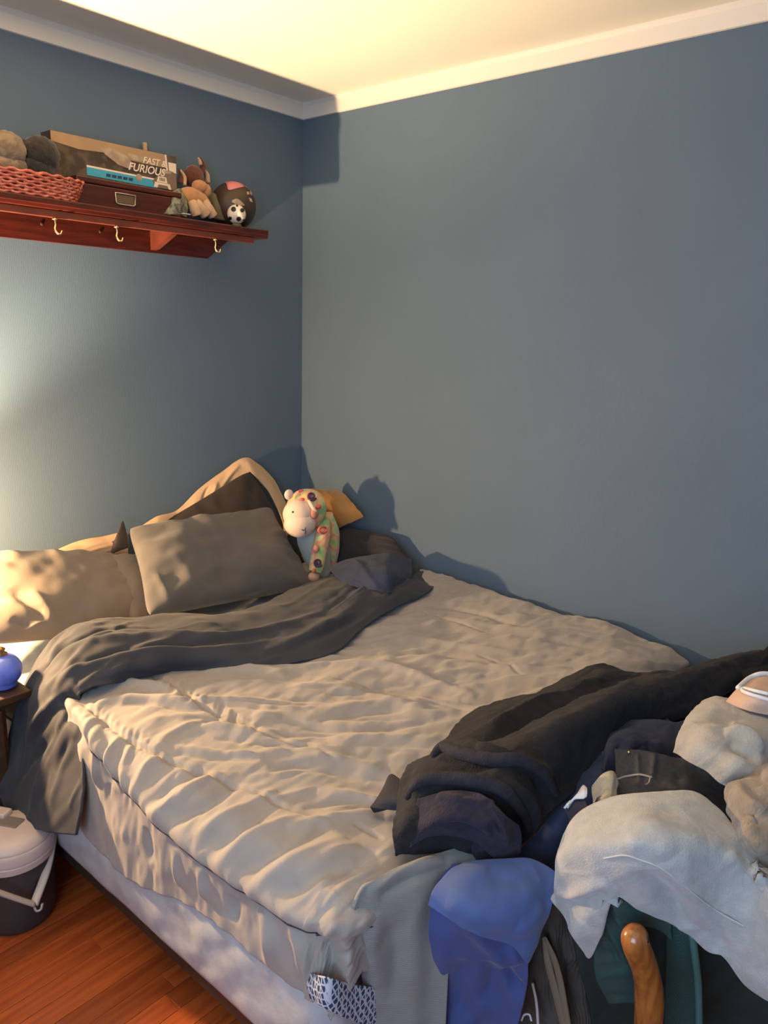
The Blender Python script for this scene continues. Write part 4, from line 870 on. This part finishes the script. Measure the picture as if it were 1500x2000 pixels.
for j in range(4): bm.faces.new((f0[j], f1[j], f1[(j+1) % 4], f0[(j+1) % 4]))
bmesh.ops.recalc_face_normals(bm, faces=bm.faces[:]); child(from_bm('back_board', bm, M['shelf'], smooth=False), sh)
child(box('front_rail', (SX0, -SD+.010, SZ0-.022), (-.46, -SD+.026, SZ0-.0005), M['shelf_red'], None, .002), sh)
def bracket(x):
    bm = bmesh.new(); q = [(-.022, SZ0-.001), (-.165, SZ0-.001), (-.158, SZ0-.018), (-.05, 1.842), (-.022, 1.838)]
    a = [bm.verts.new((x-.011, y, z)) for y, z in q]; b = [bm.verts.new((x+.011, y, z)) for y, z in q]
    bm.faces.new(a); bm.faces.new(b[::-1])
    for j in range(5): bm.faces.new((a[j], b[j], b[(j+1) % 5], a[(j+1) % 5]))
    bmesh.ops.recalc_face_normals(bm, faces=bm.faces[:]); return from_bm('bracket', bm, M['shelf_red'], smooth=False)
for x in (-.775, -1.95): child(bracket(x), sh)
for px in (106, 226, 419):
    c = A(px, 0, y=-.17); px_x = A(px, 420, y=-SD+.014)[0]; z0 = SZ0-.022 if px < 400 else SZ0-.022
    y_ = -SD+.014
    p = [(px_x, y_, z0+.006), (px_x, y_-.002, z0-.010), (px_x+.001, y_-.002, z0-.020), (px_x-.003, y_-.004, z0-.034), (px_x+.003, y_-.008, z0-.046), (px_x+.012, y_-.010, z0-.046), (px_x+.016, y_-.010, z0-.036)]
    h = child(tube('hook', p, [.003, .003, .003, .0034, .003, .0028, .0025], M['brass'], None, 8, 30), sh)
    ro = lathe('rosette', [(.009, 0), (.008, .003), (.004, .006)], M['brass'], loc=(px_x, y_, z0-.006), seg=16); ro.parent = h
for px, py in ((82, 437), (196, 452)):
    c = A(px, py, y=-.024); child(blob('screw', c, (.006, .002, .006), M['steel'], sub=2), sh)
# ---- things on the shelf
TZ = SZ1
bk = thing('wicker_basket', 'shallow red wicker basket at the left of the wall shelf', 'basket', (-1.295, -.165, TZ))
MW = mat('red_wicker', (.42, .085, .055), .4, (.62, .20, .14), 60, .3, 200)
rr = random.Random(5)
for k in range(8):
    z = TZ+.006+k*.0086; ax = .150+.004*k+rr.uniform(-.002, .002); ay = .056+.001*k
    pts = [(-1.295+ax*math.cos(t), -.160+ay*math.sin(t), z+.003*math.sin(t*23+k*PI)) for t in np.linspace(0, 2*PI, 90, endpoint=False)]
    child(tube('weave', pts, .0052, MW, None, 6, None, closed=True), bk)
for k in range(14):
    t = 2*PI*k/14
    child(tube('stake', [(-1.295+.148*math.cos(t), -.160+.056*math.sin(t), TZ+.002), (-1.295+.186*math.cos(t), -.160+.064*math.sin(t), TZ+.070)], .0035, MW, None, 6, 6), bk)
child(lathe('bottom', [(.05, 0), (.053, .004)], MW, loc=(-1.295, -.160, TZ+.001), seg=24), bk)
BKZ = TZ+.05
def ps(px, py, y=-.15): return A(px, py, y=y)
MBLK = mat('black_plush', (.014, .011, .010), .95, (.030, .024, .020), 70, 1, 180, sheen=.3)
MGT = mat('taupe_plush', (.26, .19, .13), .95, (.15, .11, .075), 40, 1, 180, sheen=.3)
MBR = mat('brown_plush', (.15, .045, .022), .95, (.10, .030, .015), 50, .8, 180, sheen=.3)
MTN = mat('tan_plush', (.52, .26, .11), .95, (.44, .21, .09), 40, .8, 200, sheen=.3)
MPT = mat('pale_tan_plush', (.62, .40, .24), .95, (.55, .34, .20), 40, .8, 200, sheen=.3)
t = thing('plush_bear', 'black plush bear sitting in the red wicker basket', 'stuffed toy', tuple(ps(78, 330)))
child(blob('head', ps(78, 302), (.058, .052, .054), MBLK, fuzz=.08, lump=.04), t); child(blob('ear', ps(48, 284), (.016, .012, .018), MBLK, fuzz=.08, sub=3), t)
child(blob('body', ps(72, 330), (.055, .045, .040), MBLK, fuzz=.08), t); child(blob('muzzle', ps(104, 300, -.12), (.012, .012, .012), MGT, fuzz=.05, sub=3), t)
t = thing('plush_animal', 'taupe plush animal at the left end of the basket, cut by the photo edge', 'stuffed toy', tuple(ps(10, 330)))
child(blob('head', ps(12, 292), (.056, .05, .052), MGT, fuzz=.08, lump=.04), t); child(blob('body', ps(14, 324), (.062, .045, .036), MGT, fuzz=.08), t)
child(blob('eye', ps(6, 294, -.148), (.014, .008, .012), MBLK, sub=3), t)
child(blob('nose', ps(10, 282, -.152), (.005, .004, .004), mat('glass_bead', (.9, .85, .8), .1), sub=2), t)
# dark wood case with label holder
xa, xb = ps(150, 380, -.17)[0], ps(352, 400, -.17)[0]
dc = thing('wooden_case', 'dark wooden keepsake case with a metal label holder on the wall shelf', 'box', ((xa+xb)/2, -.1, TZ))
child(box('body', (xa, -.175, TZ+.001), (xb, -.03, TZ+.070), M['shelf'], None, .004), dc)
child(box('lid', (xa-.003, -.178, TZ+.071), (xb+.003, -.028, TZ+.090), M['shelf'], None, .004), dc)
lx, lz = ps(245, 385, -.176)[0], TZ+.038; MLB = mat('aged_metal', (.55, .48, .38), .35, metal=.6)
q4 = [(lx-.037, -.177, lz+.017), (lx-.035, -.177, lz-.013), (lx-.028, -.177, lz-.017), (lx+.028, -.177, lz-.017), (lx+.035, -.177, lz-.013), (lx+.037, -.177, lz+.017), (lx, -.177, lz+.017)]
child(tube('label_holder', q4, .0022, MLB, None, 6, None, closed=True), dc)
child(box('label_card', (lx-.032, -.1768, lz-.013), (lx+.032, -.1755, lz+.013), mat('dim_card', (.12, .08, .045), .8), None, .0005), dc)
# toy car box
BYF = -.090; BZ0 = TZ+.091; BZ1 = ps(320, 301, BYF)[2]; bx0, bx1 = ps(104, 345, BYF)[0], ps(346, 370, BYF)[0]
tb = thing('toy_box', 'long toy car box with sandy print, white lettering and a blue band', 'box', ((bx0+bx1)/2, -.12, BZ0))
MCB = mat('dark_print_card', (.045, .030, .022), .45, (.11, .075, .050), 26, nf=(.45, .62)); MBL = mat('cyan_print', (.05, .36, .56), .45); MGP = mat('beige_print', (.50, .38, .27), .5, (.34, .24, .17), 30); MWP = mat('cream_print', (.80, .68, .54), .5)
child(box('carton', (bx0, BYF, BZ0), (bx1, -.025, BZ1), MCB, None, .0015), tb)
def flat(nm, pts, m, par, d=.0008, y=BYF):
    bm = bmesh.new(); a = [bm.verts.new((x, y-d, z)) for x, z in pts]; b = [bm.verts.new((x, y-.0001, z)) for x, z in pts]; k = len(pts)
    bm.faces.new(a); bm.faces.new(b[::-1])
    for j in range(k): bm.faces.new((a[j], b[j], b[(j+1) % k], a[(j+1) % k]))
    bmesh.ops.recalc_face_normals(bm, faces=bm.faces[:]); return child(from_bm(nm, bm, m, smooth=False), par)
w = bx1-bx0; h = BZ1-BZ0
X = lambda u: bx0+u*w
Z = lambda v: BZ0+(.10+v*.90)*h
MSD = mat('sand_print', (.42, .27, .15), .6, (.36, .23, .13), 14)
flat('upper_panel', [(X(.0), Z(.99)), (X(.905), Z(.99)), (X(.905), Z(.62)), (X(.62), Z(.64)), (X(.45), Z(.72)), (X(.20), Z(.66)), (X(0), Z(.74))], MSD, tb)
flat('picture_car', [(X(.36), Z(.80)), (X(.46), Z(.86)), (X(.58), Z(.72)), (X(.62), Z(.56)), (X(.60), Z(.40)), (X(.50), Z(.46)), (X(.40), Z(.66))], MGP, tb, .0012)
flat('picture_van', [(X(.58), Z(.82)), (X(.72), Z(.80)), (X(.72), Z(.66)), (X(.60), Z(.68))], MGP, tb, .0012)
flat('white_stripe', [(X(.25), Z(.30)), (X(.85), Z(.27)), (X(.85), Z(.23)), (X(.25), Z(.25))], MWP, tb, .0012)
flat('blue_band', [(X(.25), Z(.25)), (X(.85), Z(.23)), (X(.82), Z(.02)), (X(.25), Z(.04))], MBL, tb, .0012)
for k in range(5): flat('band_mark', [(X(.40+k*.045), Z(.17)), (X(.435+k*.045), Z(.17)), (X(.431+k*.045), Z(.09)), (X(.396+k*.045), Z(.09))], mat('navy_ink', (.02, .05, .10), .5), tb, .0016)
flat('round_badge', [(X(.665)+.012*math.cos(t), Z(.22)+.012*math.sin(t)) for t in np.linspace(0, 2*PI, 20, endpoint=False)], MGP, tb, .002)
flat('white_edge', [(X(.895), Z(.99)), (X(.91), Z(.99)), (X(.925), Z(.40)), (X(.91), Z(.40))], MWP, tb, .0014)
flat('side_print', [(X(.925), Z(.80)), (X(.995), Z(.80)), (X(.995), Z(.52)), (X(.93), Z(.52))], MWP, tb, .0012)
flat('side_print', [(X(.93), Z(.52)), (X(.995), Z(.52)), (X(.995), Z(.42)), (X(.93), Z(.42))], MBL, tb, .0012)
def text(body, x, z, size, m, par, shear=.3, y=BYF-.0022):
    c = bpy.data.curves.new('lettering', 'FONT'); c.body = body; c.size = size; c.shear = shear; c.extrude = .0004; c.offset = .0006; c.align_x = 'LEFT'
    o = bpy.data.objects.new('lettering', c); COL.objects.link(o)
    dg = bpy.context.evaluated_depsgraph_get(); me = bpy.data.meshes.new_from_object(o.evaluated_get(dg)); bpy.data.objects.remove(o)
    me.materials.clear(); me.materials.append(m); q = bpy.data.objects.new('lettering', me); COL.objects.link(q)
    for v in me.vertices:
        u, w_, d = v.co; v.co = (x+u, y-d, z+w_)
    return child(q, par)
text('FAST &', X(.70), Z(.64), .030, MWP, tb); text('FURIOUS', X(.575), Z(.38), .036, MWP, tb)
# picture of a truck front on the box
flat('truck_body', [(X(.80), Z(.04)), (X(.78), Z(.22)), (X(.84), Z(.40)), (X(.86), Z(.52)), (X(.93), Z(.58)), (X(.99), Z(.52)), (X(.995), Z(.10)), (X(.96), Z(.04))], mat('truck_print', (.20, .14, .10), .5), tb, .0018)
flat('truck_front', [(X(.815), Z(.20)), (X(.83), Z(.36)), (X(.90), Z(.36)), (X(.91), Z(.20))], MWP, tb, .0024)
for k in range(4): flat('grille_bar', [(X(.842+k*.013), Z(.33)), (X(.848+k*.013), Z(.33)), (X(.848+k*.013), Z(.24)), (X(.842+k*.013), Z(.24))], MBK, tb, .0028)
flat('truck_bumper', [(X(.79), Z(.04)), (X(.80), Z(.19)), (X(.93), Z(.19)), (X(.945), Z(.04)), (X(.92), Z(.04)), (X(.91), Z(.13)), (X(.83), Z(.13)), (X(.82), Z(.04))], MWP, tb, .0024)
flat('truck_roof', [(X(.85), Z(.45)), (X(.87), Z(.56)), (X(.95), Z(.56)), (X(.94), Z(.48))], MGP, tb, .0024)
# cardboard box behind and wooden stick
sx, sz = ps(292, 276, -.045)[0], ps(292, 276, -.045)[2]
box('wooden_stick', (sx-.007, -.020, TZ+.001), (sx+.007, -.008, sz), mat('pale_wood', (.52, .34, .20), .7), None, .003)
tag(bpy.data.objects['wooden_stick'], 'thin pale wooden stick rising behind the toy car box', 'stick')
# brown plush horse, tan plush, camouflage cloth
t = thing('plush_horse', 'dark brown plush animal with pale-lined ears behind the tan plush', 'stuffed toy', tuple(ps(380, 370, -.07)))
child(blob('head', ps(378, 345, -.08), (.036, .034, .040), MBR, fuzz=.05), t); child(blob('body', ps(388, 372, -.06), (.036, .032, .045), MBR, fuzz=.05), t)
child(tube('ear', [ps(388, 345, -.07), ps(396, 325, -.07), ps(390, 308, -.07)], [.020, .018, .005], MBR, None, 12, 14, flat=.5), t)
child(tube('ear_lining', [ps(392, 322, -.085), ps(390, 314, -.085), ps(387, 308, -.085)], [.007, .006, .003], MPT, None, 8, 8), t)
child(tube('ear', [ps(405, 358, -.07), ps(404, 342, -.07), ps(398, 330, -.07)], [.014, .013, .006], MPT, None, 10, 10, flat=.6), t)
child(tube('ear', [ps(355, 358, -.08), ps(354, 346, -.08), ps(350, 330, -.08)], [.020, .018, .006], MBR, None, 10, 10, flat=.6), t)
child(tube('ear_lining', [ps(361, 362, -.10), ps(361, 346, -.10), ps(353, 332, -.10)], [.006, .006, .003], MPT, None, 8, 12), t)
t = thing('plush_puppy', 'tan plush animal lying face down near the right of the shelf', 'stuffed toy', tuple(ps(385, 420, -.12)))
child(tube('body', [ps(352, 385, -.11), ps(370, 385, -.12), ps(392, 395, -.12), ps(405, 402, -.12)], [.026, .036, .034, .020], MTN, None, 16, 24), t)
child(blob('head', ps(390, 365, -.12), (.030, .028, .024), MTN, fuzz=.04), t); child(blob('cheek', ps(402, 372, -.125), (.020, .02, .024), MTN, fuzz=.04, sub=3), t)
child(tube('leg', [ps(382, 395, -.14), ps(392, 406, -.15), ps(402, 420, -.15)], [.018, .019, .020], MPT, None, 14, 16), t)
child(tube('leg', [ps(398, 395, -.14), ps(408, 408, -.15), ps(416, 422, -.15)], [.018, .018, .018], MPT, None, 14, 16), t)
child(tube('leg', [ps(375, 395, -.14), ps(380, 408, -.15), ps(384, 420, -.15)], [.018, .019, .018], MPT, None, 14, 16), t)
MCM = tri_mix(mat('camouflage', (.2, .2, .15), .9, bump=.4, bscale=200), [(.06, .08, .05), (.16, .18, .12), (.30, .30, .22), (.10, .09, .07), (.22, .22, .17)], 30)
o, _ = cloth('camouflage_cap', [[(308, 415, 'y', -.15), (312, 395, 'y', -.14), (322, 378, 'y', -.12)], [(325, 418, 'y', -.18), (330, 395, 'y', -.17), (336, 372, 'y', -.14)], [(345, 420, 'y', -.18), (350, 395, 'y', -.18), (352, 370, 'y', -.14)], [(368, 424, 'y', -.16), (368, 405, 'y', -.16), (362, 385, 'y', -.13)]],
             MCM, res=(40, 40), noise=.006, nscale=30, thick=.012, label='green and grey camouflage cloth crumpled beside the wooden case', cat='cap')
box('white_block', tuple(ps(357, 418, -.185)+np.array([0, -.004, 0])), tuple(ps(372, 424, -.185)+np.array([0, .012, .010])), M['white_cloth'], None, .002)
tag(bpy.data.objects['white_block'], 'tiny white block at the shelf edge before the tan plush', 'block')
o, _ = cloth('olive_pouch', [[(405, 372, 'y', -.07), (402, 395, 'y', -.08), (408, 425, 'y', -.09)], [(420, 378, 'y', -.10), (422, 400, 'y', -.12), (425, 428, 'y', -.12)], [(440, 395, 'y', -.11), (445, 412, 'y', -.12), (446, 432, 'y', -.12)], [(458, 412, 'y', -.10), (462, 422, 'y', -.11), (462, 434, 'y', -.12)]],
             mat('olive_cloth', (.17, .15, .085), .9, (.13, .11, .06), 15, .3, 200), res=(40, 30), noise=.003, thick=.03, label='olive cloth pouch leaning against the brown ball', cat='pouch')
# brown ball with pink patch
bc = ps(455, 384, -.098); BR = .088; bc[2] = TZ+BR+.0005
bl = thing('ball', 'brown ball with a pink patch and cream print at the right end of the shelf', 'ball', (bc[0], bc[1], TZ))
MB = mat('brown_rubber', (.060, .034, .022), .45, (.045, .026, .017), 20, .3, 300)
child(blob('shell', bc, (BR, BR, BR), MB, sub=5), bl)
def ball_patch(nm, poly, c, r, m, par, lift=.0012, n=10):
    poly = [np.array(on_ball(x, y, c, r+lift)) for x, y in catmull(np.array(poly, float), 28, True)] if len(poly) > 4 else \
           [np.array(on_ball(*(np.array(poly[i])*(1-k/8)+np.array(poly[(i+1) % len(poly)])*k/8), c, r+lift)) for i in range(len(poly)) for k in range(8)]
    bm = bmesh.new(); cen = sum(poly)/len(poly); prev = None
    rings = []
    for s_ in (1, .75, .5, .25):
        ring = []
        for p in poly:
            q = cen+(p-cen)*s_; v = q-np.array(c); v = v/np.linalg.norm(v)*(r+lift); ring.append(bm.verts.new(v+np.array(c)))
        rings.append(ring)
    k = len(poly)
    for a, b in zip(rings[:-1], rings[1:]):
        for j in range(k): bm.faces.new((a[j], a[(j+1) % k], b[(j+1) % k], b[j]))
    bm.faces.new(rings[-1]); bmesh.ops.recalc_face_normals(bm, faces=bm.faces[:])
    o = from_bm(nm, bm, m); s = o.modifiers.new('thickness', 'SOLIDIFY'); s.thickness = .001; s.offset = 0
    return child(o, par)
MPP = mat('pink_patch_rubber', (.72, .24, .24), .5)
ball_patch('pink_patch', [(432, 348), (462, 342), (486, 352), (492, 364), (470, 366), (447, 371), (442, 358)], bc, BR, MPP, bl)
for poly in ([(452, 393), (462, 388), (472, 394), (478, 402), (468, 402), (458, 398)], [(488, 372), (492, 374), (492, 382), (488, 378)], [(482, 374), (486, 375), (487, 380), (483, 380)], [(486, 386), (491, 388), (494, 396), (489, 394)]):
    ball_patch('cream_print', poly, bc, BR, MGP, bl)
sc_ = ps(462, 411, -.175); SR = .0345
sc_ = on_ball(462, 411, ps(462, 411, -.16), .001); sc_ = ps(462, 410, -.200); sc_[2] = TZ+SR+.010
sb = thing('soccer_ball', 'small white and black toy soccer ball on the shelf before the brown ball', 'ball', (sc_[0], sc_[1], TZ))
MWB = mat('white_vinyl', (.80, .72, .62), .35); child(blob('shell', sc_, (SR, SR, SR), MWB, sub=4), sb)
sp = proj(sc_)
for dx, dy, r_ in ((0, 2, 0),): pass
pc = [(-6, -10, 5), (11, -8, 4.2), (4, 9, 4.6), (-13, 8, 3.6), (15, 12, 2.5), (1, -17, 2.2)]
for dx, dy, r_ in pc:
    ball_patch('black_panel', [(sp[0]+dx+r_*math.cos(t+.3), sp[1]+dy+r_*math.sin(t+.3)) for t in np.linspace(0, 2*PI, 5, endpoint=False)], sc_, SR, MBK, sb, .0006)
lathe('ring_stand', [(.018, 0), (.019, .004), (.015, .012)], mat('olive_plastic', (.10, .11, .06), .6), loc=(sc_[0], sc_[1], TZ+.0002), seg=24).parent = sb
bpy.data.objects['ring_stand'].matrix_parent_inverse = Matrix.Translation(-Vector(sb.location))
